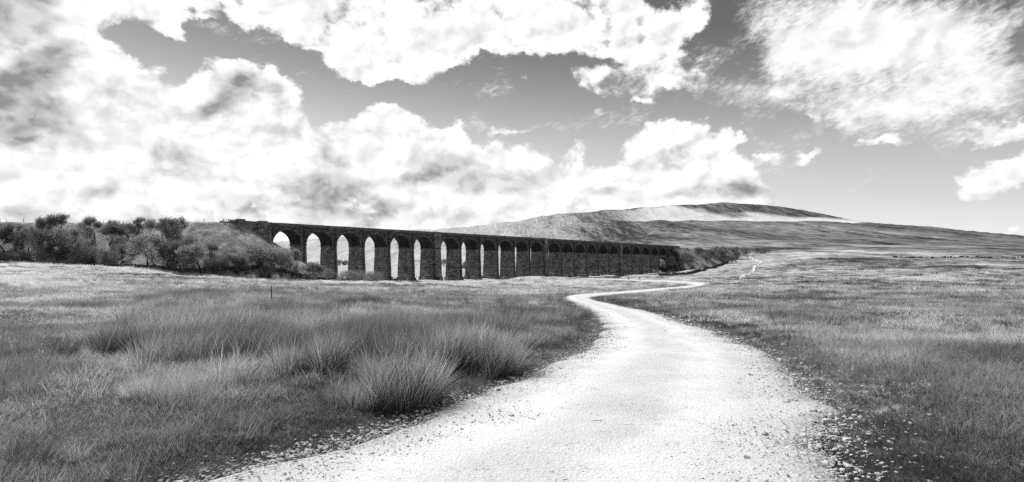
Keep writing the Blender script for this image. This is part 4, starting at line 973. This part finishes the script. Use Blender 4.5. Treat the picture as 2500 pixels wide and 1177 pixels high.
# ------------------------------------------------------------------ walkers and a dog on the far path
def figure(name, label, loc, rz, stride, top_mat, leg_mat, H=1.75, coat=False):
    root = empty(name, loc, rz); tag(root, label, 'person', 'walkers on the far path'); s = H / 1.75
    def skin(nm, verts, edges, rad, mat, levels=1):
        me = bpy.data.meshes.new(nm); me.from_pydata([tuple(c * s for c in v) for v in verts], edges, []); me.update(); o = bpy.data.objects.new(nm, me); col.objects.link(o); o.parent = root
        md = o.modifiers.new('skin', 'SKIN'); md.use_smooth_shade = True
        for k, r_ in enumerate(rad): me.skin_vertices[0].data[k].radius = (r_[0] * s, r_[1] * s) if isinstance(r_, tuple) else (r_ * s, r_ * s)
        me.skin_vertices[0].data[0].use_root = True
        sb = o.modifiers.new('sub', 'SUBSURF'); sb.levels = levels; sb.render_levels = levels; me.materials.append(mat); return o
    f = stride
    V = [(0, 0, .95), (0, 0.02, 1.15), (0, 0.02, 1.38), (0, 0.03, 1.50), (0, 0.04, 1.58), (0, 0.05, 1.68),
         (-.10, 0, .90), (-.10, f * .45, .50), (-.11, f * .25 - .05, .08), (-.11, f * .25 + .12, .03), (.10, 0, .90), (.10, -f * .2, .50), (.10, -f * .8, .10), (.10, -f * .8 + .15, .05),
         (-.20, 0.02, 1.40), (-.26, -f * .3, 1.14), (-.25, -f * .1 + .05, .90), (-.25, -f * .1 + .1, .80), (.20, 0.02, 1.40), (.26, f * .3, 1.14), (.25, f * .6, .92), (.25, f * .65, .82)]
    E_ = [(0, 1), (1, 2), (2, 3), (3, 4), (4, 5), (0, 6), (6, 7), (7, 8), (8, 9), (0, 10), (10, 11), (11, 12), (12, 13), (2, 14), (14, 15), (15, 16), (16, 17), (2, 18), (18, 19), (19, 20), (20, 21)]
    rad = [(.20, .15), (.19, .15), (.21, .15), .07, .10, .095, .13, .10, .07, .06, .13, .10, .07, .06, .07, .05, .04, .035, .07, .05, .04, .035]
    skin('body', V, E_, rad, leg_mat)
    skin('coat', [(0, 0.01, .72), (0, .01, 1.0), (0, .02, 1.25), (0, .02, 1.44)], [(0, 1), (1, 2), (2, 3)], [(.33, .26), (.31, .25), (.32, .25), (.22, .16)], top_mat)
    skin('rucksack', [(0, -.26, 1.02), (0, -.28, 1.22), (0, -.24, 1.44)], [(0, 1), (1, 2)], [(.20, .14), (.22, .16), (.16, .11)], top_mat)
    skin('hat', [(0, .05, 1.66), (0, .05, 1.76)], [(0, 1)], [(.11, .12), (.07, .08)], top_mat)
    return root
g1 = cast(1535, 685.4); g2 = cast(1562, 686.0)
figure('person', 'walker in dark clothes striding along the far path, leftmost', (g1[0], g1[1], float(surf_z(g1[0], g1[1])[0]) + 0.25), 1.2, 0.55, MAT_CLOTH2, MAT_CLOTH2, 1.85)
figure('person', 'walker in a long black coat on the far path beside a white dog', (g2[0], g2[1], float(surf_z(g2[0], g2[1])[0]) + 0.28), 1.4, 0.35, MAT_CLOTH2, MAT_CLOTH2, 1.85)
gd = cast(1556, 686.2); dog = empty('dog', (gd[0], gd[1], float(surf_z(gd[0], gd[1])[0]) + 0.25), 1.4); tag(dog, 'small white dog beside the walker in the long black coat', 'dog')
me = bpy.data.meshes.new('body')
DV = [(0, 0, .52), (0, .28, .55), (0, .48, .68), (0, .60, .80), (0, .74, .76), (0, -.32, .54), (0, -.50, .62), (0, -.66, .78), (-.09, .26, .48), (-.09, .30, .26), (-.09, .27, .03), (.09, .26, .48), (.09, .20, .26), (.09, .24, .03), (-.10, -.32, .46), (-.10, -.24, .30), (-.10, -.38, .18), (-.10, -.34, .02), (.10, -.32, .46), (.10, -.30, .30), (.10, -.46, .18), (.10, -.44, .02)]
me.from_pydata(DV, [(0, 1), (1, 2), (2, 3), (3, 4), (0, 5), (5, 6), (6, 7), (1, 8), (8, 9), (9, 10), (1, 11), (11, 12), (12, 13), (5, 14), (14, 15), (15, 16), (16, 17), (5, 18), (18, 19), (19, 20), (20, 21)], []); me.update()
o = obj('body', me, dog); md = o.modifiers.new('skin', 'SKIN'); o.modifiers.new('sub', 'SUBSURF').levels = 1; me.materials.append(MAT_PALECLOTH)
for k, r_ in enumerate([.13, .15, .10, .10, .055, .12, .05, .025, .06, .04, .03, .06, .04, .03, .075, .05, .03, .03, .075, .05, .03, .03]): me.skin_vertices[0].data[k].radius = (r_, r_)
me.skin_vertices[0].data[0].use_root = True
# a bird high over the viaduct
bp = P(1222, 471, 300); bd = empty('bird', tuple(bp), 0.7); tag(bd, 'tiny dark bird in flight below the clouds above the viaduct', 'bird')
mb = MB(); n = 8; ringz = [(-.35, .01), (-.2, .07), (0, .10), (.2, .08), (.3, .06), (.42, .01)]
vs_ = [(r_ * math.cos(2 * math.pi * k / n), y, r_ * math.sin(2 * math.pi * k / n)) for y, r_ in ringz for k in range(n)]
fs_ = [(q * n + k, q * n + (k + 1) % n, (q + 1) * n + (k + 1) % n, (q + 1) * n + k) for q in range(len(ringz) - 1) for k in range(n)]
mb.add(vs_, fs_); mb.build('body', MAT_CLOTH2, bd, True)
for s_ in (-1, 1):
    mb = MB(); mb.add([(s_ * .06, .16, .05), (s_ * .06, -.12, .05), (s_ * .45, -.10, .22), (s_ * .45, .14, .24), (s_ * .95, -.12, .14), (s_ * .75, .06, .2), (s_ * .06, .1, .08), (s_ * .45, .06, .26)], [(0, 1, 2, 3), (3, 2, 4, 5), (0, 3, 7, 6), (1, 6, 7, 2)]); mb.build('wing', MAT_CLOTH2, bd)

# ------------------------------------------------------------------ grass, rushes and gravel (uncountable growth: one object per kind)
def blade_mesh(name, n, h, spread, lean, curve, width, seed, segs=3, mat=None):
    rr = np.random.default_rng(seed); V = []; Fc = []; T = []
    for k in range(n):
        a = rr.uniform(0, 2 * math.pi); rad = spread * math.sqrt(rr.uniform(0, 1)); bx, by = rad * math.cos(a), rad * math.sin(a)
        da = a + rr.normal(0, 0.9); L = h * rr.uniform(0.55, 1.15); ln = abs(rr.normal(0, lean)) + 0.25 * lean; cv = curve * rr.uniform(0.2, 1.6)
        wd = width * rr.uniform(0.7, 1.3); fa = rr.uniform(0, math.pi); tn = rr.uniform(0, 1)
        px_, pz, th = 0.0, 0.0, ln; b0 = len(V)
        for s_ in range(segs + 1):
            w = wd * (1 - s_ / segs) ** 0.7 if s_ < segs else 0
            cx, cy = bx + px_ * math.cos(da), by + px_ * math.sin(da)
            if s_ < segs: V += [(cx - w * math.cos(fa), cy - w * math.sin(fa), pz), (cx + w * math.cos(fa), cy + w * math.sin(fa), pz)]; T += [tn * .5 + .42 * s_ / segs] * 2
            else: V.append((cx, cy, pz)); T.append(tn * .5 + .5)
            px_ += L / segs * math.sin(th); pz += L / segs * math.cos(th); th += cv / segs
        for s_ in range(segs - 1):
            q = b0 + 2 * s_; Fc.append((q, q + 1, q + 3, q + 2))
        q = b0 + 2 * (segs - 1); Fc.append((q, q + 1, q + 2))
    me = bpy.data.meshes.new(name); me.from_pydata(V, [], Fc); me.update(); me.materials.append(mat or MAT_GRASS)
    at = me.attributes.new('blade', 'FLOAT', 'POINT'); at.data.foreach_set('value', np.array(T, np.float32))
    return me
def pebble_mesh(seed, mat, flat=0.6, sub=1):
    bm = bmesh.new(); bmesh.ops.create_icosphere(bm, subdivisions=sub, radius=1.0); rr = random.Random(seed)
    sx, sy, sz = rr.uniform(.8, 1.3), rr.uniform(.7, 1.0), flat * rr.uniform(.7, 1.2)
    for v in bm.verts:
        k = rr.uniform(.78, 1.15); v.co = Vector((v.co.x * sx * k, v.co.y * sy * k, v.co.z * sz * k))
    me = bpy.data.meshes.new('pebble'); bm.to_mesh(me); bm.free(); me.materials.append(mat); return me
def variants_collection(name, meshes):
    c = bpy.data.collections.new(name)
    for k, m in enumerate(meshes): c.objects.link(bpy.data.objects.new('%s_%02d' % (name, k), m))
    return c
def scatter(name, pts, rot, scl, kind, tone, coln):
    me = bpy.data.meshes.new(name); me.vertices.add(len(pts)); me.vertices.foreach_set('co', np.asarray(pts, np.float32).ravel())
    for nm, ty, ar in (('rot', 'FLOAT_VECTOR', rot), ('scl', 'FLOAT_VECTOR', scl), ('kind', 'INT', kind), ('tone', 'FLOAT', tone)):
        at = me.attributes.new(nm, ty, 'POINT')
        at.data.foreach_set('vector' if ty == 'FLOAT_VECTOR' else 'value', np.asarray(ar, np.int32 if ty == 'INT' else np.float32).ravel())
    o = obj(name, me); g = bpy.data.node_groups.new(name, 'GeometryNodeTree')
    g.interface.new_socket('Geometry', in_out='INPUT', socket_type='NodeSocketGeometry'); g.interface.new_socket('Geometry', in_out='OUTPUT', socket_type='NodeSocketGeometry')
    nd = g.nodes; gi = nd.new('NodeGroupInput'); go = nd.new('NodeGroupOutput'); ci = nd.new('GeometryNodeCollectionInfo'); ip = nd.new('GeometryNodeInstanceOnPoints')
    ci.inputs['Collection'].default_value = coln; ci.inputs['Separate Children'].default_value = True; ci.inputs['Reset Children'].default_value = True
    ip.inputs['Pick Instance'].default_value = True
    def na_(nm, ty):
        q = nd.new('GeometryNodeInputNamedAttribute'); q.data_type = ty; q.inputs['Name'].default_value = nm; return q.outputs['Attribute']
    er = nd.new('FunctionNodeEulerToRotation'); L = g.links.new
    L(gi.outputs[0], ip.inputs['Points']); L(ci.outputs[0], ip.inputs['Instance']); L(na_('kind', 'INT'), ip.inputs['Instance Index'])
    L(na_('rot', 'FLOAT_VECTOR'), er.inputs[0]); L(er.outputs[0], ip.inputs['Rotation']); L(na_('scl', 'FLOAT_VECTOR'), ip.inputs['Scale']); L(ip.outputs[0], go.inputs[0])
    md = o.modifiers.new('scatter', 'NODES'); md.node_group = g
    return o
# tuft kinds
TUFTS = [blade_mesh('turf', 26, 0.07, 0.11, 0.6, 0.9, 0.0028, s) for s in (1, 2, 3)] + \
        [blade_mesh('rush', 46, 0.60, 0.13, 0.24, 0.50, 0.0031, s, 4) for s in (11, 12, 13, 14)] + \
        [blade_mesh('bent_grass', 60, 0.24, 0.17, 0.55, 1.3, 0.0022, s, 4) for s in (21, 22, 23)] + \
        [blade_mesh('heather', 40, 0.13, 0.22, 0.8, 0.7, 0.006, s, 2) for s in (31, 32, 33)] + \
        [blade_mesh('far_tuft', 34, 0.40, 0.42, 0.5, 0.8, 0.014, s, 2) for s in (41, 42, 43)]
KT = {'turf': (0, 3), 'rush': (3, 4), 'bent': (7, 3), 'heath': (10, 3), 'far': (13, 3)}
TC = variants_collection('tuft', TUFTS)
def poly_in(px, py, poly):
    c = np.zeros(px.shape, bool); n = len(poly)
    for i in range(n):
        x0, y0 = poly[i]; x1, y1 = poly[(i + 1) % n]
        if y0 == y1: continue
        m = (y0 > py) != (y1 > py); c ^= m & (px < (x1 - x0) * (py - y0) / (y1 - y0) + x0)
    return c
def sow(N, r0, r1, amax=0.80, seed=0):
    g = np.random.default_rng(seed); a = g.uniform(-amax, amax, N); r = np.exp(g.uniform(math.log(r0), math.log(r1), N))
    X = r * np.sin(a); Y = r * np.cos(a); zs = smooth_z(X, Y); return g, X, Y, CX + F * X / Y, HY + (EYE - zs) * F / Y, r, path_edge(X, Y)
RUSH1 = [(300, 1000), (230, 860), (330, 780), (340, 690), (430, 668), (620, 690), (900, 720), (1000, 780), (1000, 860), (900, 960), (700, 1010), (480, 1040)]
RUSH2 = [(700, 960), (760, 860), (1000, 800), (1200, 790), (1290, 830), (1290, 890), (1160, 950), (1040, 990), (880, 1040), (760, 1010)]
RUSH3 = [(-200, 900), (120, 860), (240, 890), (230, 980), (100, 1020), (-200, 1040)]
RUSH4 = [(190, 700), (200, 668), (330, 676), (330, 705)]
RUSH5 = [(1500, 0), (1500, 1), (1501, 1)]
all_pts = dict(p=[], r=[], s=[], k=[], t=[])
def push(X, Y, kind, scale, tone, g, wind=0.0, zs=None):
    n = len(X)
    if n == 0: return
    k0, kn = KT[kind]; Z = surf_z(X, Y)
    all_pts['p'].append(np.stack([X, Y, Z - 0.01], -1))
    all_pts['r'].append(np.stack([g.normal(0, .1, n), g.normal(wind, .12, n), g.uniform(0, 6.28, n) if wind == 0 else g.normal(0, 0.7, n)], -1))
    sc = np.broadcast_to(scale, (n,)); zz = sc * (g.uniform(.75, 1.3, n)) if zs is None else zs
    all_pts['s'].append(np.stack([sc, sc, zz], -1)); all_pts['k'].append(k0 + g.integers(0, kn, n)); all_pts['t'].append(np.broadcast_to(tone, (n,)))
# short turf everywhere near
g, X, Y, px, py, r, pe = sow(90000, 2.2, 60, seed=101)
creep = 0.16 * fbm(X * 1.6, Y * 1.6, 90, 3) * np.where(px < 1500, 1.0, 1.6)
ok = (pe > creep) & (py < 1400); ok &= g.uniform(0, 1, len(X)) < np.clip(r / 5.0, 0.25, 1)
pale = zones(X, Y); pt = fbm(X * .5, Y * .5, 91, 3)
tone = np.clip(0.10 + 0.42 * np.clip(pale - 0.20 + 0.7 * pt, 0, 1.2), 0.06, 0.6) * g.uniform(.6, 1.5, len(X))
push(X[ok], Y[ok], 'turf', (np.clip(0.9 + r / 18, 1, 3.2) * (0.55 + 0.45 * sstep(pe, 0.1, 1.2)))[ok], tone[ok], g)
# bent grass: pale, knee high, away from the path
g, X, Y, px, py, r, pe = sow(60000, 3.5, 130, seed=102)
dens = sstep(pe, 0.5, 2.2) * np.clip(0.55 + 1.2 * fbm(X * .28, Y * .28, 92, 3), 0.05, 1)
dens = np.where((px < 900) & (py > 1000), dens * .25, dens)
dens = np.where((px > 1500) & (r < 11), dens * np.clip((px - 2000) / 300, 0.0, 0.6) * sstep(r, 5.5, 8), dens)
dens = np.where(r < 5.2, dens * .15, dens)
ok = g.uniform(0, 1, len(X)) < dens
pt = fbm(X * .22, Y * .22, 93, 3)
tone = np.clip(0.42 + 0.75 * pt + 0.10 * sstep(r, 12, 40), 0.14, 0.75) * g.uniform(.7, 1.35, len(X))
tone = tone * (0.55 + 0.45 * sstep(r, 5, 10))
pasture = poly_in(px, py, [(-300, 640), (300, 665), (340, 760), (300, 850), (100, 860), (-300, 860)]) | poly_in(px, py, [(1850, 800), (2600, 790), (2700, 960), (2250, 950), (2000, 880)])
tone = np.where(pasture, np.clip(tone * 1.35, 0.2, 0.8), tone)
push(X[ok], Y[ok], 'bent', np.clip(0.8 + r / 60, .8, 2.0)[ok] * g.uniform(.7, 1.2, ok.sum()), tone[ok], g, 0.22)
# rushes
g, X, Y, px, py, r, pe = sow(80000, 4.0, 110, seed=103)
inz = poly_in(px, py, RUSH1) * 1.0 + poly_in(px, py, RUSH2) * 1.0 + poly_in(px, py, RUSH3) * 0.6 + poly_in(px, py, RUSH4) * 0.9
inz = np.maximum(inz, np.where((px > 330) & (px < 1450) & (py < 800) & (py > 690), 0.30, 0))
inz = np.maximum(inz, np.where((px < 900) & (py > 960), 0.05, 0))
inz = np.maximum(inz, np.where((px > 2030) & (py > 800) & (py < 960), 0.12, 0))
clump = np.clip(0.30 + 3.0 * fbm(X * .75, Y * .75, 94, 3), 0.0, 1)
ok = (g.uniform(0, 1, len(X)) < inz * clump * np.clip(r / 9, .4, 1)) & (pe > 0.35)
tone = np.clip(0.27 + 0.35 * fbm(X * .4, Y * .4, 95, 2), 0.08, 0.55) * g.uniform(.5, 1.7, len(X)) * np.where(poly_in(px, py, RUSH3), 0.55, 1.0)
hs = np.where(px > 2000, 0.45, 1.0) * np.where(poly_in(px, py, RUSH3), 0.6, 1.0) * np.where((px < 900) & (py > 960) & ~poly_in(px, py, RUSH3), 0.5, 1.0) * np.where(py < 800, 0.8, 1.0)
sc = g.uniform(.75, 1.15, len(X)) * hs
push(X[ok], Y[ok], 'rush', sc[ok] * np.clip(0.9 + r / 60, 1, 1.8)[ok], tone[ok], g, 0.16, sc[ok] * g.uniform(.8, 1.2, ok.sum()))
# heather and moss on the right slope
g, X, Y, px, py, r, pe = sow(34000, 14, 160, seed=104)
dens = sstep(px, 1480, 1700) * sstep(r, 15, 26) * np.clip(0.45 + 2.2 * fbm(X * .3, Y * .3, 96, 3), 0, 1) * sstep(pe, 0.3, 1.5)
ok = g.uniform(0, 1, len(X)) < dens
tone = np.clip(0.34 + 1.3 * fbm(X * .4, Y * .4, 97, 3), 0.05, 0.75) * g.uniform(.6, 1.5, len(X))
push(X[ok], Y[ok], 'heath', np.clip(1 + r / 40, 1, 4)[ok], tone[ok], g)
# larger far tussocks, out to the viaduct
g, X, Y, px, py, r, pe = sow(68000, 40, 900, seed=105)
dens = np.clip(0.4 + 1.6 * fbm(X * .06, Y * .06, 98, 4), 0.02, 1) * sstep(pe, 0.8, 3 + .01 * r)
dens *= (surf_z(X, Y) - ground_z(X, Y) < 0.05)
dens = np.where(r > 110, dens * (0.06 + 0.94 * sstep(pe, 3, 16)), dens)
qv = (X - V0[0]) * VB[0] + (Y - V0[1]) * VB[1]; dens = np.where((qv > -3) & (qv < WID + 3), 0, dens)
ok = g.uniform(0, 1, len(X)) < dens
tone = np.clip(0.44 - 0.10 * sstep(px, 1500, 1800) + 1.3 * fbm(X * .09, Y * .05, 99, 4), 0.06, 0.8) * g.uniform(.6, 1.4, len(X))
push(X[ok], Y[ok], 'far', np.clip(r / 75, .7, 5.0)[ok], tone[ok], g, 0, (np.clip(r / 140, .6, 1.5) * g.uniform(.5, 1.1, len(X)))[ok])
# rough growth on the banks
g = np.random.default_rng(106); X = g.uniform(-330, -80, 9000); Y = g.uniform(185, 262, 9000); ok = emb_z(X, Y, True) > ground_z(X, Y) + 0.2
push(X[ok], Y[ok], 'far', g.uniform(1.0, 2.2, ok.sum()), np.clip(0.34 + .4 * fbm(X * .08, Y * .08, 44, 3), .06, .6)[ok] * g.uniform(.6, 1.4, ok.sum()), g, 0, g.uniform(.5, 1.2, ok.sum()))
a = vpt(400); X = g.uniform(a[0] - 80, a[0] + 120, 5000); Y = g.uniform(a[1] - 60, a[1] + 120, 5000); ok = (emb_z(X, Y, False) > ground_z(X, Y) + 0.2) & ((X - V0[0]) * VD[0] + (Y - V0[1]) * VD[1] > 398 + g.uniform(-8, 8, 5000))
push(X[ok], Y[ok], 'far', g.uniform(1.5, 3, ok.sum()), np.clip(0.21 + .35 * fbm(X * .08, Y * .08, 45, 3), .04, .4)[ok] * g.uniform(.6, 1.4, ok.sum()), g, 0, g.uniform(.5, 1.5, ok.sum()))
C_ = {k: np.concatenate(v) for k, v in all_pts.items()}
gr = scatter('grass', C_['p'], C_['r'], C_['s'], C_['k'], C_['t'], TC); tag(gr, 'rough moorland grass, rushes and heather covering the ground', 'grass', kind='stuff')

# ------------------------------------------------------------------ individual tussocks that stand out beside the path
tus_mesh = [blade_mesh('blades', 170, 0.55, 0.26, 0.28, 0.7, 0.0035, s, 4, None) for s in (61, 62, 63)]
MAT_TUS = leaf_mat('rush tussock', 0.17, 0.35)
for m in tus_mesh: m.materials.clear(); m.materials.append(MAT_TUS)
for px, py, h, w, k, lab in ((1432, 776, 26, 44, 0, 'windswept dark rush tussock at the inside of the path bend, far one'), (1424, 812, 42, 62, 1, 'windswept dark rush tussock at the inside of the path bend, near one'), (1330, 880, 30, 30, 2, 'small dark tussock on the grassy verge before the path bend'),
        (1310, 925, 44, 62, 0, 'low dark tussock where the left verge meets the pebbles'), (2005, 945, 20, 44, 1, 'small dark tussock at the right edge of the gravel track'), (150, 1080, 90, 110, 2, 'dark rush tussock in the lower left turf'), (2098, 985, 26, 70, 0, 'spreading dark tussock in the turf right of the gravel'),
        (60, 1170, 110, 120, 1, 'dark rush tussock at the bottom left corner'), (1255, 918, 60, 60, 2, 'tall rush tussock at the right end of the rush bed'), (1150, 960, 72, 80, 0, 'broad tall rush tussock leaning over the left path edge'), (1000, 985, 84, 90, 1, 'large pale tipped rush tussock leaning right above the pebbles')):
    c = cast(px, py); z = float(surf_z(c[0], c[1])[0]); o = empty('rush_tussock', (c[0], c[1], z - .02), random.uniform(0, .4)); sz = h * c[1] / F / 0.5; sx = w * c[1] / F / 0.8
    o.scale = (sx, sx, sz); o.rotation_euler = (0, 0.34, random.uniform(-.3, .3)); tag(o, lab, 'tussock', 'rush tussocks beside the path'); obj('blades', tus_mesh[k], o)

# ------------------------------------------------------------------ gravel and loose stones
PB = [pebble_mesh(s, MAT_LIME) for s in range(5)] + [pebble_mesh(s, MAT_GREYSTONE, .5) for s in (7, 8)]
PC = variants_collection('pebble', PB)
pp = dict(p=[], r=[], s=[], k=[], t=[])
def push_p(X, Y, size, kindf, g, sink):
    n = len(X); Z = ground_z(X, Y) + sink
    pp['p'].append(np.stack([X, Y, Z], -1)); pp['r'].append(np.stack([g.normal(0, .25, n), g.normal(0, .25, n), g.uniform(0, 6.28, n)], -1)); sc = np.broadcast_to(size, (n,))
    pp['s'].append(np.stack([sc, sc * g.uniform(.7, 1.1, n), sc], -1)); pp['k'].append(np.where(g.uniform(0, 1, n) < kindf, g.integers(5, 7, n), g.integers(0, 5, n))); pp['t'].append(np.ones(n))
g, X, Y, px, py, r, pe = sow(260000, 3.2, 60, 0.72, seed=201)
right = px > 1500
wd = np.where(right, 0.75, 0.40)
dn = np.exp(-((pe + np.where(right, 0.42, -0.05)) / (wd * np.clip(r / 14, .6, 1.6))) ** 2)
ok = (g.uniform(0, 1, len(X)) < dn * np.clip(r / 7, .35, 1)) & (r < 45)
push_p(X[ok], Y[ok], (g.lognormal(-4.40, .5, len(X)) * np.clip(r / 14, .8, 1.5) * np.where(right, 1.25, 1.0))[ok], .12, g, np.where(pe[ok] < 0, 0.03, 0.006))
ok = (pe < -0.1) & (g.uniform(0, 1, len(X)) < 0.22)
push_p(X[ok], Y[ok], (g.lognormal(-4.75, .5, len(X)) * np.clip(r / 10, .7, 2))[ok], .35, g, 0.055)
C_ = {k: np.concatenate(v) for k, v in pp.items()}
gv = scatter('gravel', C_['p'], C_['r'], C_['s'], C_['k'], C_['t'], PC); tag(gv, 'loose white limestone gravel along both edges of the track', 'gravel', kind='stuff')
# bigger stones lying singly
sm = [pebble_mesh(s, MAT_LIME, .5, 2) for s in range(30, 38)]
g = np.random.default_rng(301); cnt = 0
def stones(n, region, lab, grp, lo, hi):
    cand = [cast(*region(g)) for _ in range(n * 3)]; pe_ = path_edge(np.array([c[0] for c in cand]), np.array([c[1] for c in cand]))
    cand = [c for c, e in zip(cand, pe_) if e > 0.03][:n]; zc = surf_z([c[0] for c in cand], [c[1] for c in cand])
    for c, zk in zip(cand, zc):
        s = g.uniform(lo, hi) * c[1] / F / 2
        o = obj('loose_stone', sm[int(g.integers(0, 8))], None, (c[0], c[1], float(zk) + s * .30 + 0.010)); o.scale = (s, s * g.uniform(.7, 1), s * g.uniform(.6, 1)); o.rotation_euler = (g.normal(0, .2), g.normal(0, .2), g.uniform(0, 6.28))
        tag(o, lab, 'stone', grp)
stones(110, lambda g: (2040 + abs(g.normal(0, 150)), 1180 - abs(g.normal(0, 130))), 'small white stone lying in the dark turf right of the track', 'white stones in the right turf', 5, 12)
stones(26, lambda g: (g.uniform(1780, 2300), g.uniform(860, 1000)), 'white pebble in the short grass right of the track bend', 'white pebbles beside the right verge', 5, 10)
def leftedge(g):
    q = g.uniform(0, 1); x = 640 + q * 680; return x + g.normal(0, 10), np.interp(x, [500, 700, 900, 1050, 1160, 1260, 1350], [1177, 1125, 1072, 1020, 972, 932, 893]) - abs(g.normal(0, 15)) + 3
stones(110, leftedge, 'white limestone pebble along the left edge of the track', 'white pebbles along the left edge', 6, 15)
stones(14, lambda g: (g.uniform(1722, 1745), g.uniform(684, 694)), 'pale boulder where the path bends near the wall', 'pale boulders at the far path bend', 3, 8)
# a thin twig on the track
c = cast(1457, 1046); z = float(ground_z(np.array([c[0]]), np.array([c[1]]))[0]) + 0.075
mb = MB(); pts_ = [(-.055, -.008, 0), (-.02, 0, .004), (.02, .004, .003), (.06, .016, .006)]
for p_, q_ in zip(pts_[:-1], pts_[1:]): mb.tube(p_, q_, .0035, .003, 5)
mb.tube((.01, .003, .003), (.045, -.008, .004), .0025, .0015, 5)
tag(mb.build('twig', MAT_WOOD, None, False, (c[0], c[1], z)), 'thin forked grey twig lying on the white gravel track', 'twig')
